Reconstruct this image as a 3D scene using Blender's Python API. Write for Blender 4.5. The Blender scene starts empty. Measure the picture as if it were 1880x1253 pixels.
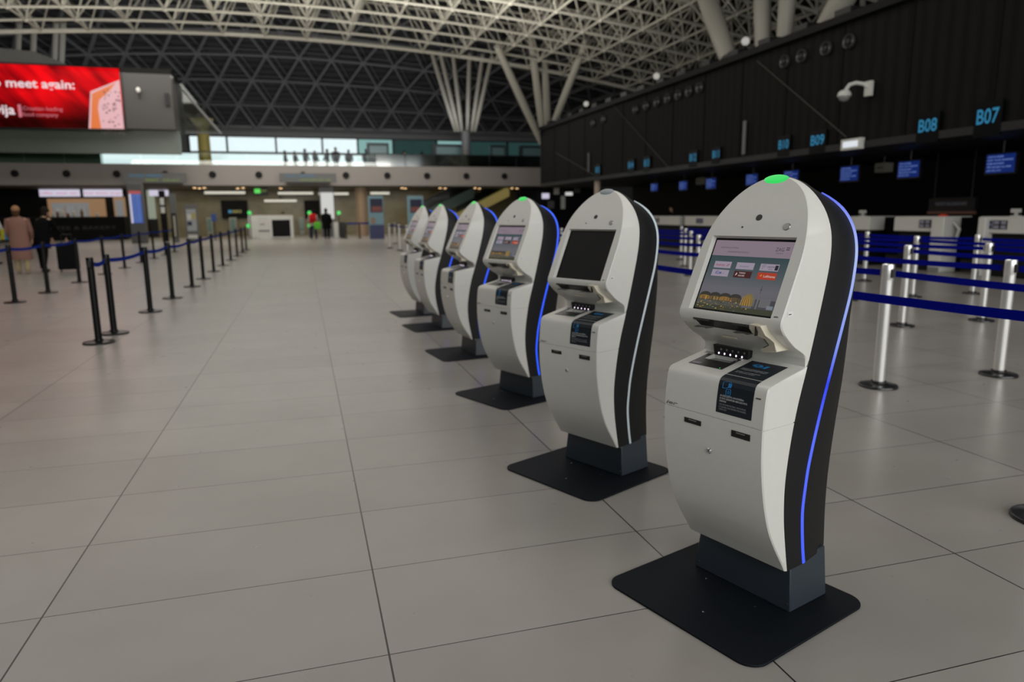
import bpy, bmesh, math, random
from mathutils import Vector, Matrix
import bisect
random.seed(7)
SC = bpy.context.scene
COL = SC.collection
PI = math.pi

# ------------------------------------------------------------------ camera
F_PX, PITCH, YAW, ROLL, HC = 1296.53, 0.178593, 0.282719, -0.009495, 1.4485
CX, CY = 940.0, 626.5
_fw = Vector((math.sin(YAW)*math.cos(PITCH), math.cos(YAW)*math.cos(PITCH), -math.sin(PITCH)))
_r0 = Vector((math.cos(YAW), -math.sin(YAW), 0)); _u0 = _r0.cross(_fw)
_r = math.cos(ROLL)*_r0 + math.sin(ROLL)*_u0
_u = -math.sin(ROLL)*_r0 + math.cos(ROLL)*_u0
CAM = Vector((0, 0, HC))
cd = bpy.data.cameras.new('camera'); cam = bpy.data.objects.new('camera', cd); COL.objects.link(cam)
cam.matrix_world = Matrix(((_r.x, _u.x, -_fw.x, 0), (_r.y, _u.y, -_fw.y, 0), (_r.z, _u.z, -_fw.z, HC), (0, 0, 0, 1)))
cd.sensor_width = 36; cd.sensor_fit = 'HORIZONTAL'; cd.lens = F_PX/1880*36
cd.clip_start = 0.05; cd.clip_end = 300
cd.dof.use_dof = True; cd.dof.focus_distance = 2.3; cd.dof.aperture_fstop = 2.3
SC.camera = cam

# ------------------------------------------------------------------ world, exposure, daylight
SC.view_settings.view_transform = 'Standard'; SC.view_settings.look = 'None'
SC.view_settings.gamma = 1; SC.view_settings.use_curve_mapping = False
SC.view_settings.exposure = 0.0
W = bpy.data.worlds.new('World'); SC.world = W; W.use_nodes = True
W.node_tree.nodes['Background'].inputs[0].default_value = (0.86, 0.95, 1.0, 1)
W.node_tree.nodes['Background'].inputs[1].default_value = 1.15


def area(name, loc, rot, sx, sy, power, color):
    d = bpy.data.lights.new(name, 'AREA'); d.shape = 'RECTANGLE'; d.size = sx; d.size_y = sy
    d.energy = power; d.color = color
    o = bpy.data.objects.new(name, d); COL.objects.link(o); o.location = loc; o.rotation_euler = rot
    return o


area('facade_daylight', (7.5, -7.5, 5.2), (math.radians(90), 0, 0), 19, 7.5, 1250, (1.0, 0.97, 0.92))          # glazed front behind the camera
area('hall_fill', (-1.5, 15, 8.9), (0, 0, 0), 25, 26, 1500, (1.0, 0.95, 0.88))                            # unseen fill lamp added below the roof to brighten the floor
area('far_fill', (-2, 44, 9.6), (0, 0, 0), 22, 8, 1500, (1.0, 0.95, 0.88))  # added fill lamp for the far end, no roof opening behind it
area('frame_fill', (-3, 26, 6.2), (math.radians(158), 0, 0), 24, 3, 1900, (1.0, 0.96, 0.88))       # floating lamp added mid-hall to brighten the roof frame
area('vault_fill', (-2, 51.5, 6.5), (math.radians(160), 0, 0), 30, 1.5, 260, (0.95, 0.97, 1.0))  # added lamp without a fixture, lifts the dark far vault
area('undercroft_light', (-3, 53.5, 3.3), (0, 0, 0), 26, 4, 330, (1.0, 0.85, 0.62))

# ------------------------------------------------------------------ helpers
def ray(x, y):
    return _fw + _r*((x-CX)/F_PX) - _u*((y-CY)/F_PX)
def at(x, y, Y):
    d = ray(x, y); return CAM + d*(Y/d.y)
def atx(x, y, X):
    d = ray(x, y); return CAM + d*(X/d.x)
def gp(x, y):
    d = ray(x, y); return CAM + d*(-HC/d.z)


def srgb(r, g, b):
    f = lambda c: (c/255/12.92) if c/255 <= 0.04045 else ((c/255+0.055)/1.055)**2.4
    return (f(r), f(g), f(b), 1)


MATS = {}
def mat(name, col, rough=0.5, metal=0.0, emit=0.0, noise=0.0, nscale=8.0, bump=0.0, coat=0.0, spec=0.5):
    if name in MATS: return MATS[name]
    m = bpy.data.materials.new(name); m.use_nodes = True; MATS[name] = m
    nt = m.node_tree; b = nt.nodes['Principled BSDF']
    b.inputs['Base Color'].default_value = col
    b.inputs['Roughness'].default_value = rough; b.inputs['Metallic'].default_value = metal
    b.inputs['Coat Weight'].default_value = coat; b.inputs['Specular IOR Level'].default_value = spec
    if emit:
        b.inputs['Emission Color'].default_value = col; b.inputs['Emission Strength'].default_value = emit
        b.inputs['Base Color'].default_value = (0.02, 0.02, 0.02, 1)
    if noise or bump:
        tc = nt.nodes.new('ShaderNodeTexCoord'); n = nt.nodes.new('ShaderNodeTexNoise')
        n.inputs['Scale'].default_value = nscale; n.inputs['Detail'].default_value = 4
        nt.links.new(tc.outputs['Object'], n.inputs['Vector'])
        if noise:
            mx = nt.nodes.new('ShaderNodeMix'); mx.data_type = 'RGBA'
            k = 1-noise
            mx.inputs[6].default_value = (col[0]*k, col[1]*k, col[2]*k, 1)
            k = 1+noise
            mx.inputs[7].default_value = (min(1, col[0]*k), min(1, col[1]*k), min(1, col[2]*k), 1)
            nt.links.new(n.outputs['Fac'], mx.inputs[0]); nt.links.new(mx.outputs[2], b.inputs['Base Color'])
        if bump:
            bp = nt.nodes.new('ShaderNodeBump'); bp.inputs['Strength'].default_value = bump; bp.inputs['Distance'].default_value = 0.002
            nt.links.new(n.outputs['Fac'], bp.inputs['Height']); nt.links.new(bp.outputs[0], b.inputs['Normal'])
    return m


def glass(name, tint=(0.8, 0.9, 0.87, 1), refl=0.12, rough=0.02):
    if name in MATS: return MATS[name]
    m = bpy.data.materials.new(name); m.use_nodes = True; MATS[name] = m
    nt = m.node_tree; nt.nodes.remove(nt.nodes['Principled BSDF'])
    t = nt.nodes.new('ShaderNodeBsdfTransparent'); t.inputs[0].default_value = tint
    g = nt.nodes.new('ShaderNodeBsdfGlossy'); g.inputs['Roughness'].default_value = rough
    mx = nt.nodes.new('ShaderNodeMixShader'); mx.inputs[0].default_value = refl
    nt.links.new(t.outputs[0], mx.inputs[1]); nt.links.new(g.outputs[0], mx.inputs[2])
    nt.links.new(mx.outputs[0], nt.nodes['Material Output'].inputs[0])
    return m


def frame(o, right, up):
    r = Vector(right).normalized(); u = Vector(up).normalized(); n = r.cross(u)
    return Matrix(((r.x, u.x, n.x, o[0]), (r.y, u.y, n.y, o[1]), (r.z, u.z, n.z, o[2]), (0, 0, 0, 1)))


_TXT = {}
def text_mesh(s, bold, shear, extr):
    key = (s, bold, shear, extr)
    if key not in _TXT:
        c = bpy.data.curves.new('txt', 'FONT'); c.body = s; c.size = 1; c.offset = bold; c.shear = shear
        c.extrude = extr; c.align_x = 'LEFT'; c.resolution_u = 3
        o = bpy.data.objects.new('txt', c); COL.objects.link(o)
        bpy.context.view_layer.update()
        dg = bpy.context.evaluated_depsgraph_get()
        me = bpy.data.meshes.new_from_object(o.evaluated_get(dg))
        bpy.data.objects.remove(o); bpy.data.curves.remove(c)
        xs = [v.co.x for v in me.vertices]; ys = [v.co.y for v in me.vertices]
        _TXT[key] = (me, min(xs), max(xs), min(ys), max(ys))
    return _TXT[key]


class B:
    """collects shapes and links them as ONE mesh object"""
    def __init__(s): s.bm = bmesh.new(); s.mats = []; s.M = Matrix.Identity(4)
    def mi(s, m):
        if m not in s.mats: s.mats.append(m)
        return s.mats.index(m)
    def v(s, p): return s.bm.verts.new(s.M @ Vector(p))
    def face(s, vs, m):
        try: f = s.bm.faces.new(vs)
        except ValueError: return
        f.material_index = s.mi(m); return f
    def poly(s, pts, m): return s.face([s.v(p) for p in pts], m)
    def box(s, x0, x1, y0, y1, z0, z1, m):
        v = [s.v((x, y, z)) for z in (z0, z1) for y in (y0, y1) for x in (x0, x1)]
        for q in ((0, 2, 3, 1), (4, 5, 7, 6), (0, 1, 5, 4), (2, 6, 7, 3), (0, 4, 6, 2), (1, 3, 7, 5)):
            s.face([v[i] for i in q], m)
        return s
    def prism(s, pts, h0, h1, m):      # 2D outline in local xy, from z=h0 to h1
        a = [s.v((p[0], p[1], h0)) for p in pts]; b = [s.v((p[0], p[1], h1)) for p in pts]
        s.face(a[::-1], m); s.face(b, m); n = len(pts)
        for i in range(n): s.face([a[i], a[(i+1) % n], b[(i+1) % n], b[i]], m)
        return s
    def rings(s, rings, m, cap=True):
        R = [[s.v(p) for p in r] for r in rings]; n = len(R[0])
        for a, b in zip(R, R[1:]):
            for i in range(n): s.face([a[i], a[(i+1) % n], b[(i+1) % n], b[i]], m)
        if cap: s.face(R[0][::-1], m); s.face(R[-1], m)
        return s
    def tube(s, pts, r, m, n=10, cap=True):
        pts = [Vector(p) for p in pts]
        rr = r if isinstance(r, (list, tuple)) else [r]*len(pts)
        ref = None; rings = []
        for i, p in enumerate(pts):
            t = (pts[min(i+1, len(pts)-1)]-pts[max(i-1, 0)]).normalized()
            if ref is None: ref = Vector((0, 0, 1)) if abs(t.z) < 0.9 else Vector((1, 0, 0))
            a = t.cross(ref).normalized(); b = t.cross(a).normalized(); ref = -b if b.dot(ref) < 0 else b
            a = t.cross(ref).normalized(); b = ref
            rings.append([p + (a*math.cos(k*2*PI/n)+b*math.sin(k*2*PI/n))*rr[i] for k in range(n)])
        return s.rings(rings, m, cap)
    def lathe(s, prof, m, n=24, c=(0, 0, 0)):
        rings = [[(c[0]+max(r, 1e-5)*math.cos(k*2*PI/n), c[1]+max(r, 1e-5)*math.sin(k*2*PI/n), c[2]+z) for k in range(n)] for r, z in prof]
        return s.rings(rings, m)
    def ball(s, c, r, m, nu=14, nv=9):
        rx, ry, rz = r if isinstance(r, (list, tuple)) else (r, r, r)
        rings = []
        for j in range(nv+1):
            a = -PI/2+PI*j/nv; q = max(math.cos(a), 1e-3)
            rings.append([(c[0]+rx*q*math.cos(k*2*PI/nu), c[1]+ry*q*math.sin(k*2*PI/nu), c[2]+rz*math.sin(a)) for k in range(nu)])
        return s.rings(rings, m)
    def text(s, body, M, h, m, width=None, bold=0.0, shear=0.0, align='L', depth=0.0):
        """h = cap height; M = frame whose origin is the baseline start (or centre)"""
        me, x0, x1, y0, y1 = text_mesh(body, bold, shear, 0.0)
        k = h/0.70; kx = k if width is None else width/(x1-x0)
        off = 0 if align == 'L' else (-(x1-x0)*kx/2 if align == 'C' else -(x1-x0)*kx)
        T = s.M @ M @ Matrix.Translation((off-x0*kx, 0, depth)) @ Matrix.Diagonal((kx, k, 1, 1))
        idx = s.mi(m); vs = [s.bm.verts.new(T @ v.co) for v in me.vertices]
        for p in me.polygons:
            try: f = s.bm.faces.new([vs[i] for i in p.vertices]); f.material_index = idx
            except ValueError: pass
        return s
    def out(s, name, parent=None, smooth=30, bevel=0, loc=None, fixn=False):
        me = bpy.data.meshes.new(name); 
        if smooth is not None or fixn: bmesh.ops.recalc_face_normals(s.bm, faces=s.bm.faces)
        s.bm.to_mesh(me); s.bm.free()
        for m in s.mats: me.materials.append(m)
        if smooth:
            me.polygons.foreach_set('use_smooth', [True]*len(me.polygons))
            me.set_sharp_from_angle(angle=math.radians(smooth))
        o = bpy.data.objects.new(name, me); COL.objects.link(o)
        if parent is not None: o.parent = parent
        if loc is not None: o.location = loc
        if bevel:
            b = o.modifiers.new('bevel', 'BEVEL'); b.width = bevel; b.segments = 2; b.limit_method = 'ANGLE'
            b.angle_limit = math.radians(40); b.harden_normals = False
        return o


def tag(o, label, cat, group=None, kind=None):
    o['label'] = label; o['category'] = cat
    if group: o['group'] = group
    if kind: o['kind'] = kind
    return o
def thing(name, label, cat, loc=(0, 0, 0), rz=0, group=None):
    o = bpy.data.objects.new(name, None); COL.objects.link(o); o.location = loc; o.rotation_euler = (0, 0, rz)
    o.empty_display_size = 0.1
    return tag(o, label, cat, group)
def struct(o, label=None):
    o['kind'] = 'structure'
    if label: o['label'] = label
    return o
def copy_tree(o, parent=None):
    c = o.copy(); COL.objects.link(c); c.parent = parent
    for ch in list(o.children): copy_tree(ch, c)
    return c
def interp(tab, z):
    ks = [t[0] for t in tab]
    if z <= ks[0]: return tab[0][1]
    if z >= ks[-1]: return tab[-1][1]
    i = bisect.bisect_right(ks, z)-1; a, b = tab[i], tab[i+1]
    return a[1]+(b[1]-a[1])*(z-a[0])/(b[0]-a[0])
def smooth_tab(tab, z):   # Catmull-Rom through the table
    ks = [t[0] for t in tab]
    if z <= ks[0]: return tab[0][1]
    if z >= ks[-1]: return tab[-1][1]
    i = bisect.bisect_right(ks, z)-1
    p1, p2 = tab[i], tab[i+1]; p0 = tab[max(i-1, 0)]; p3 = tab[min(i+2, len(tab)-1)]
    h = p2[0]-p1[0]; t = (z-p1[0])/h
    m1 = (p2[1]-p0[1])/(p2[0]-p0[0])*h if p2[0] != p0[0] else 0
    m2 = (p3[1]-p1[1])/(p3[0]-p1[0])*h if p3[0] != p1[0] else 0
    return (2*t**3-3*t*t+1)*p1[1]+(t**3-2*t*t+t)*m1+(-2*t**3+3*t*t)*p2[1]+(t**3-t*t)*m2

ORD = ['first', 'second', 'third', 'fourth', 'fifth', 'sixth', 'seventh', 'eighth', 'ninth', 'tenth', 'eleventh', 'twelfth', 'thirteenth', 'fourteenth', 'fifteenth', 'last']
# ------------------------------------------------------------------ materials
def floor_material():
    m = bpy.data.materials.new('floor_tiles'); m.use_nodes = True; nt = m.node_tree; N = nt.nodes.new; L = nt.links.new
    b = nt.nodes['Principled BSDF']
    tc = N('ShaderNodeTexCoord'); sp = N('ShaderNodeSeparateXYZ'); L(tc.outputs['Object'], sp.inputs[0])
    def cell(out, off, size, half):
        a = N('ShaderNodeMath'); a.operation = 'SUBTRACT'; a.inputs[1].default_value = off; L(out, a.inputs[0])
        d = N('ShaderNodeMath'); d.operation = 'DIVIDE'; d.inputs[1].default_value = size; L(a.outputs[0], d.inputs[0])
        r = N('ShaderNodeMath'); r.operation = 'ROUND'; L(d.outputs[0], r.inputs[0])
        s = N('ShaderNodeMath'); s.operation = 'SUBTRACT'; L(d.outputs[0], s.inputs[0]); L(r.outputs[0], s.inputs[1])
        ab = N('ShaderNodeMath'); ab.operation = 'ABSOLUTE'; L(s.outputs[0], ab.inputs[0])
        lt = N('ShaderNodeMath'); lt.operation = 'LESS_THAN'; lt.inputs[1].default_value = half/size; L(ab.outputs[0], lt.inputs[0])
        fl = N('ShaderNodeMath'); fl.operation = 'FLOOR'; L(d.outputs[0], fl.inputs[0])
        return lt.outputs[0], fl.outputs[0]
    lx, ix = cell(sp.outputs[0], -1.0076, 1.2, 0.0033); ly, iy = cell(sp.outputs[1], 2.1706, 0.6004, 0.0022)
    mxl = N('ShaderNodeMath'); mxl.operation = 'MAXIMUM'; L(lx, mxl.inputs[0]); L(ly, mxl.inputs[1])
    cb = N('ShaderNodeCombineXYZ'); L(ix, cb.inputs[0]); L(iy, cb.inputs[1])
    wn = N('ShaderNodeTexWhiteNoise'); L(cb.outputs[0], wn.inputs['Vector'])
    n1 = N('ShaderNodeTexNoise'); n1.inputs['Scale'].default_value = 1.6; n1.inputs['Detail'].default_value = 6; L(tc.outputs['Object'], n1.inputs['Vector'])
    n2 = N('ShaderNodeTexNoise'); n2.inputs['Scale'].default_value = 9; n2.inputs['Detail'].default_value = 2; L(tc.outputs['Object'], n2.inputs['Vector'])
    rp = N('ShaderNodeValToRGB'); rp.color_ramp.elements[0].position = 0.3; rp.color_ramp.elements[1].position = 0.75
    rp.color_ramp.elements[0].color = (0.268, 0.250, 0.228, 1); rp.color_ramp.elements[1].color = (0.325, 0.308, 0.284, 1)
    av = N('ShaderNodeMath'); av.operation = 'MULTIPLY_ADD'; av.inputs[1].default_value = 0.75
    a2 = N('ShaderNodeMath'); a2.operation = 'MULTIPLY'; a2.inputs[1].default_value = 0.25; L(wn.outputs['Value'], a2.inputs[0])
    L(n1.outputs['Fac'], av.inputs[0]); L(a2.outputs[0], av.inputs[2]); L(av.outputs[0], rp.inputs[0])
    mx = N('ShaderNodeMix'); mx.data_type = 'RGBA'; L(mxl.outputs[0], mx.inputs[0]); L(rp.outputs[0], mx.inputs[6]); mx.inputs[7].default_value = (0.014, 0.013, 0.011, 1)
    L(mx.outputs[2], b.inputs['Base Color'])
    mr = N('ShaderNodeMapRange'); mr.inputs[3].default_value = 0.25; mr.inputs[4].default_value = 0.34; L(n2.outputs['Fac'], mr.inputs[0]); L(mr.outputs[0], b.inputs['Roughness'])
    bp = N('ShaderNodeBump'); bp.inputs['Strength'].default_value = 0.25; bp.inputs['Distance'].default_value = 0.001; bp.invert = True
    L(mxl.outputs[0], bp.inputs['Height']); L(bp.outputs[0], b.inputs['Normal'])
    b.inputs['Specular IOR Level'].default_value = 0.45
    return m
def striped(name, c0, c1, axis, period, rough=0.7, noise=0.4):
    m = bpy.data.materials.new(name); m.use_nodes = True; nt = m.node_tree; N = nt.nodes.new; L = nt.links.new
    b = nt.nodes['Principled BSDF']; tc = N('ShaderNodeTexCoord'); w = N('ShaderNodeTexWave')
    w.bands_direction = axis; w.inputs['Scale'].default_value = 1/(period*3.18); w.inputs['Distortion'].default_value = 0.6; w.inputs['Detail'].default_value = 2
    L(tc.outputs['Object'], w.inputs['Vector'])
    n = N('ShaderNodeTexNoise'); n.inputs['Scale'].default_value = 1.3; n.inputs['Detail'].default_value = 5
    mp = N('ShaderNodeMapping'); mp.inputs['Scale'].default_value = (1, 3.0, 0.25) if axis != 'Z' else (1, 1, 1); L(tc.outputs['Object'], mp.inputs[0]); L(mp.outputs[0], n.inputs['Vector'])
    mu = N('ShaderNodeMath'); mu.operation = 'MULTIPLY_ADD'; mu.inputs[1].default_value = noise; L(n.outputs['Fac'], mu.inputs[0]); L(w.outputs['Fac'], mu.inputs[2])
    mx = N('ShaderNodeMix'); mx.data_type = 'RGBA'; mx.inputs[6].default_value = c0; mx.inputs[7].default_value = c1; L(mu.outputs[0], mx.inputs[0])
    L(mx.outputs[2], b.inputs['Base Color']); b.inputs['Roughness'].default_value = rough; b.inputs['Specular IOR Level'].default_value = 0.12
    return m
def ramp_emit(name, stops, strength, axis=2, detail=0.0):
    m = bpy.data.materials.new(name); m.use_nodes = True; nt = m.node_tree; N = nt.nodes.new; L = nt.links.new
    b = nt.nodes['Principled BSDF']; tc = N('ShaderNodeTexCoord'); sp = N('ShaderNodeSeparateXYZ'); L(tc.outputs['Generated'], sp.inputs[0])
    rp = N('ShaderNodeValToRGB'); e = rp.color_ramp.elements
    while len(e) < len(stops): e.new(0.5)
    for el, (p, c) in zip(e, stops): el.position = p; el.color = c
    src = sp.outputs[axis]
    if detail:
        n = N('ShaderNodeTexNoise'); n.inputs['Scale'].default_value = 6; L(tc.outputs['Generated'], n.inputs['Vector'])
        ma = N('ShaderNodeMath'); ma.operation = 'MULTIPLY_ADD'; ma.inputs[1].default_value = detail; L(n.outputs['Fac'], ma.inputs[0]); L(src, ma.inputs[2]); src = ma.outputs[0]
    L(src, rp.inputs[0]); L(rp.outputs[0], b.inputs['Emission Color']); b.inputs['Emission Strength'].default_value = strength
    b.inputs['Base Color'].default_value = (0.01, 0.01, 0.01, 1); b.inputs['Roughness'].default_value = 0.35; b.inputs['Specular IOR Level'].default_value = 0.15
    return m


M_floor = floor_material()
M_white = mat('kiosk_white', (0.61, 0.60, 0.56, 1), 0.38, noise=0.03, nscale=30, bump=0.08)
M_cream = mat('kiosk_cream', (0.60, 0.55, 0.44, 1), 0.4)
M_shell = mat('kiosk_black_shell', (0.009, 0.009, 0.0095, 1), 0.5, noise=0.1, nscale=40, spec=0.22)
M_col = mat('kiosk_column_slate', (0.022, 0.030, 0.040, 1), 0.42)
M_plate = mat('kiosk_plate', (0.0035, 0.0055, 0.009, 1), 0.6, noise=0.15, nscale=60, bump=0.15, spec=0.16)
M_black = mat('black_plastic', (0.008, 0.008, 0.009, 1), 0.35)
M_scr_off = mat('screen_glass_dark', (0.004, 0.004, 0.005, 1), 0.25, spec=0.12)
M_dark = mat('dark_grey', (0.018, 0.018, 0.019, 1), 0.4, spec=0.3)
M_chrome = mat('chrome', (0.7, 0.7, 0.7, 1), 0.15, 1.0)
M_gun = mat('gunmetal', (0.28, 0.28, 0.28, 1), 0.3, 1.0)
M_edge = mat('tray_edge', (0.10, 0.10, 0.10, 1), 0.3); M_tab = mat('smoked_tab', (0.045, 0.045, 0.045, 1), 0.25)
M_clear = glass('clear_plastic', (0.62, 0.62, 0.62, 1), 0.07, 0.08)
M_stick = mat('sticker_navy', (0.006, 0.011, 0.018, 1), 0.4)
M_cyan = mat('sticker_blue', (0.01, 0.20, 0.50, 1), 0.5)
M_inkw = mat('ink_white', (0.5, 0.5, 0.5, 1), 0.6)
M_inkd = mat('ink_dark', (0.02, 0.02, 0.025, 1), 0.6)
M_green = mat('lamp_green', (0.03, 0.72, 0.12, 1), 0.3, emit=0.95)
M_lens_off = mat('lamp_unlit', (0.30, 0.34, 0.36, 1), 0.25)
M_blue = ramp_emit('led_blue', [(0, (0.02, 0.10, 1.0, 1)), (0.6, (0.03, 0.10, 1.0, 1)), (1, (0.05, 0.14, 1.0, 1))], 1.1)
M_blue_k1 = ramp_emit('led_pale_blue', [(0.0, (0.06, 0.12, 1.0, 1)), (0.36, (0.10, 0.16, 1.0, 1)), (0.50, (0.02, 0.05, 0.9, 1)), (0.60, (0.22, 0.30, 0.85, 1)), (0.84, (0.42, 0.52, 0.88, 1)), (1, (0.10, 0.14, 0.9, 1))], 0.95)
M_led_off = mat('led_strip_white', (0.55, 0.62, 0.66, 1), 0.4)
M_beam = mat('steel_offwhite', (0.50, 0.48, 0.41, 1), 0.45)
M_beam2 = mat('steel_grey', (0.165, 0.165, 0.17, 1), 0.5)
M_silver = mat('brushed_silver', (0.80, 0.79, 0.76, 1), 0.33, 0.75)
M_belt = mat('belt_blue', (0.001, 0.004, 0.22, 1), 0.8, noise=0.1, nscale=200, spec=0.05)
M_belt2 = mat('belt_royal_blue', (0.003, 0.020, 0.22, 1), 0.8, spec=0.05)
M_postk = mat('post_black', (0.004, 0.004, 0.004, 1), 0.3, spec=0.22)
M_grey = mat('panel_grey', (0.30, 0.29, 0.27, 1), 0.5, noise=0.05, nscale=1)
M_band = mat('band_taupe', (0.31, 0.28, 0.255, 1), 0.45, noise=0.05, nscale=0.7)
M_vblack = mat('wall_black', (0.0035, 0.004, 0.0045, 1), 0.6, spec=0.2)
M_curtain = striped('fascia_mesh', (0.0012, 0.0012, 0.0011, 1), (0.0065, 0.0065, 0.0060, 1), 'Y', 0.35, 0.65, 0.5)
M_roof = striped('roof_corrugated', (0.036, 0.036, 0.038, 1), (0.065, 0.065, 0.067, 1), 'Z', 0.35, 0.6, 0.1)
M_roofn = striped('roof_corrugated_dark', (0.012, 0.012, 0.011, 1), (0.035, 0.033, 0.030, 1), 'X', 0.5, 0.6, 0.1)

# ------------------------------------------------------------------ setting: floor, ceiling, walls
b = B(); b.box(-27, 30, -8, 62, -0.3, 0, M_floor); struct(b.out('floor'))

def zn(x): return 10.0-0.0042*(x+2)**2
def vault(x, a, d=0.0):   # a point of the far roof vault at arc angle a (degrees)
    r = math.radians(a); sa, ca = math.sin(r), math.cos(r)
    return Vector((x, 60-12*(1-ca)-d*ca, 8.0+7.5*sa-0.0055*(x+2)**2*sa-d*sa))
def grid(b, xs, ys, fz, m, thick=0.15):
    top = [[b.v((x, y, fz(x, y)+thick)) for y in ys] for x in xs]; bot = [[b.v((x, y, fz(x, y))) for y in ys] for x in xs]
    for i in range(len(xs)-1):
        for j in range(len(ys)-1):
            b.face([bot[i][j], bot[i][j+1], bot[i+1][j+1], bot[i+1][j]], m); b.face([top[i][j], top[i+1][j], top[i+1][j+1], top[i][j+1]], m)
b = B(); xs_ = [-27+i*3 for i in range(20)]; an = [0+i*7.5 for i in range(13)]
V = [[b.v(vault(x, a, -0.35)) for a in an]+[b.v(vault(x, 90, -0.35)+Vector((0, -11.5, 0)))] for x in xs_]
for i in range(len(xs_)-1):
    for j in range(len(an)): b.face([V[i][j], V[i][j+1], V[i+1][j+1], V[i+1][j]], M_roof)
struct(b.out('ceiling'), 'dark corrugated roof vault at the far end of the hall')
b = B(); grid(b, [-27+i*3 for i in range(20)], [-8, 0, 8, 16, 24, 32, 37], lambda x, y: zn(x)+2.9, M_roofn)
struct(b.out('ceiling'), 'dark roof deck above the white space frame')
b = B(); b.box(-27, 30, 36.9, 37.1, 12.95, 16.2, M_roofn); struct(b.out('wall_roof_step'))

b = B(); b.box(-27.3, -27, -8, 62, 0, 13, M_grey); struct(b.out('wall_left'))
b = B(); b.box(29.7, 30, -8, 62, 0, 13, M_vblack); struct(b.out('wall_right'))
for x0, x1 in ((-27, -9.5), (17.5, 30)):
    b = B(); b.box(x0, x1, -8.3, -8, 0, 13, M_grey); struct(b.out('wall_back'))
b = B(); b.box(-9.5, 17.5, -8.3, -8, 0, 1.2, M_grey); b.box(-9.5, 17.5, -8.3, -8, 10, 13, M_grey); struct(b.out('wall_back'))

# far wall (Y = 60) with its window strip
Xl = at(345, 265, 60).x; Xr = at(1003, 265, 60).x; Xl2 = at(180, 290, 60).x; Xr2 = at(695, 290, 60).x
zt = at(500, 251, 60).z; zm1 = at(500, 280, 60).z; zm0 = at(500, 283, 60).z
b = B(); m = M_beam2
b.box(-27, 30, 60, 60.3, 0, 5.0, m); b.box(-27, 30, 60, 60.3, zt, zt+0.8, m)
b.box(-27, Xl2, 60, 60.3, 5.0, zt, m); b.box(Xl2, Xl, 60, 60.3, zm0, zt, m); b.box(Xr, 30, 60, 60.3, 5.0, zt, m)
b.box(Xr2, Xr, 60, 60.3, 5.0, zm0, m); b.box(Xl, Xr, 60, 60.3, zm0, zm1, M_dark)
struct(b.out('wall_far'))
M_pane = glass('window_pane', (0.95, 0.98, 0.97, 1), 0.04); M_pane2 = glass('window_pane_tinted', (0.14, 0.21, 0.20, 1), 0.05); M_pane3 = glass('window_pane_half_tinted', (0.50, 0.64, 0.61, 1), 0.05)
px = [345, 415, 505, 590, 655, 720, 800, 860, 930, 1003]
for i in range(len(px)-1):
    x0 = at(px[i], 265, 60).x; x1 = at(px[i+1], 265, 60).x
    w = B(); w.box(x0, x0+0.14, 59.9, 60.15, zm1, zt, M_dark); w.box(x0, x1, 59.9, 60.15, zt-0.08, zt, M_dark)
    fo = w.out('window_%d' % (i+1)); struct(fo)
    g = B(); g.box(x0+0.14, x1, 60.05, 60.08, zm1, zt-0.08, [M_pane, M_pane, M_pane, M_pane, M_pane3, M_pane2, M_pane3, M_pane2, M_pane2][i]); g.out('pane', fo)
g = B(); g.box(Xl2, Xr2, 60.05, 60.08, 5.0, zm0, M_pane); struct(g.out('window_10'))

# mezzanine slab and its taupe band
zb0 = 3.42; zb1 = 4.72
b = B(); b.box(-27, 17.2, 50, 60, zb0, zb1, M_band)
for i in range(26):
    x = -26+i*1.75; b.box(x, x+0.03, 49.985, 50.0, zb0+0.02, zb1-0.02, M_grey)
struct(b.out('wall_mezzanine'), 'taupe panelled mezzanine edge band across the far end')
M_gglass = glass('green_glass', (0.30, 0.38, 0.34, 1), 0.16, 0.08)
M_cglass = glass('clear_green_glass', (0.93, 0.97, 0.95, 1), 0.04, 0.02)
def balustrade(xa, xb, m, label):
    t = thing('glass_balustrade', label, 'balustrade', (xa, 50.1, zb1))
    n = max(1, round((xb-xa)/2.0)); w = (xb-xa)/n
    for i in range(n):
        p = B(); p.box(i*w+0.02, (i+1)*w-0.02, 0, 0.03, 0, 0.78, m); p.out('glass_panel', t)
    p = B(); p.box(0, xb-xa, -0.02, 0.06, 0.78, 0.84, M_dark); p.out('handrail', t)
xg = [-26.5, at(190, 290, 50.1).x, at(690, 290, 50.1).x, 17.0]
M_gglass2 = glass('green_glass_light', (0.70, 0.78, 0.73, 1), 0.10, 0.08)
balustrade(xg[0], xg[1], M_gglass2, 'dark green glass balustrade on the mezzanine below the red screen')
balustrade(xg[1], xg[2], M_cglass, 'bright clear glass balustrade along the middle of the mezzanine')
balustrade(xg[2], xg[3], M_gglass, 'dark green glass balustrade at the right end of the mezzanine')

# ground-floor back wall under the mezzanine
M_olive = mat('olive_glossy_wall', (0.25, 0.225, 0.14, 1), 0.28, noise=0.45, nscale=1.2)
b = B(); b.box(-27, 17.2, 57.5, 57.8, 0, zb0, M_olive); struct(b.out('wall_far_lower'), 'glossy olive tiled wall under the mezzanine')
b = B(); b.box(-27, 21.5, 50.1, 57.5, zb0-0.06, zb0, mat('soffit', (0.10, 0.085, 0.06, 1), 0.6)); struct(b.out('ceiling'), 'soffit under the mezzanine')
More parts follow.
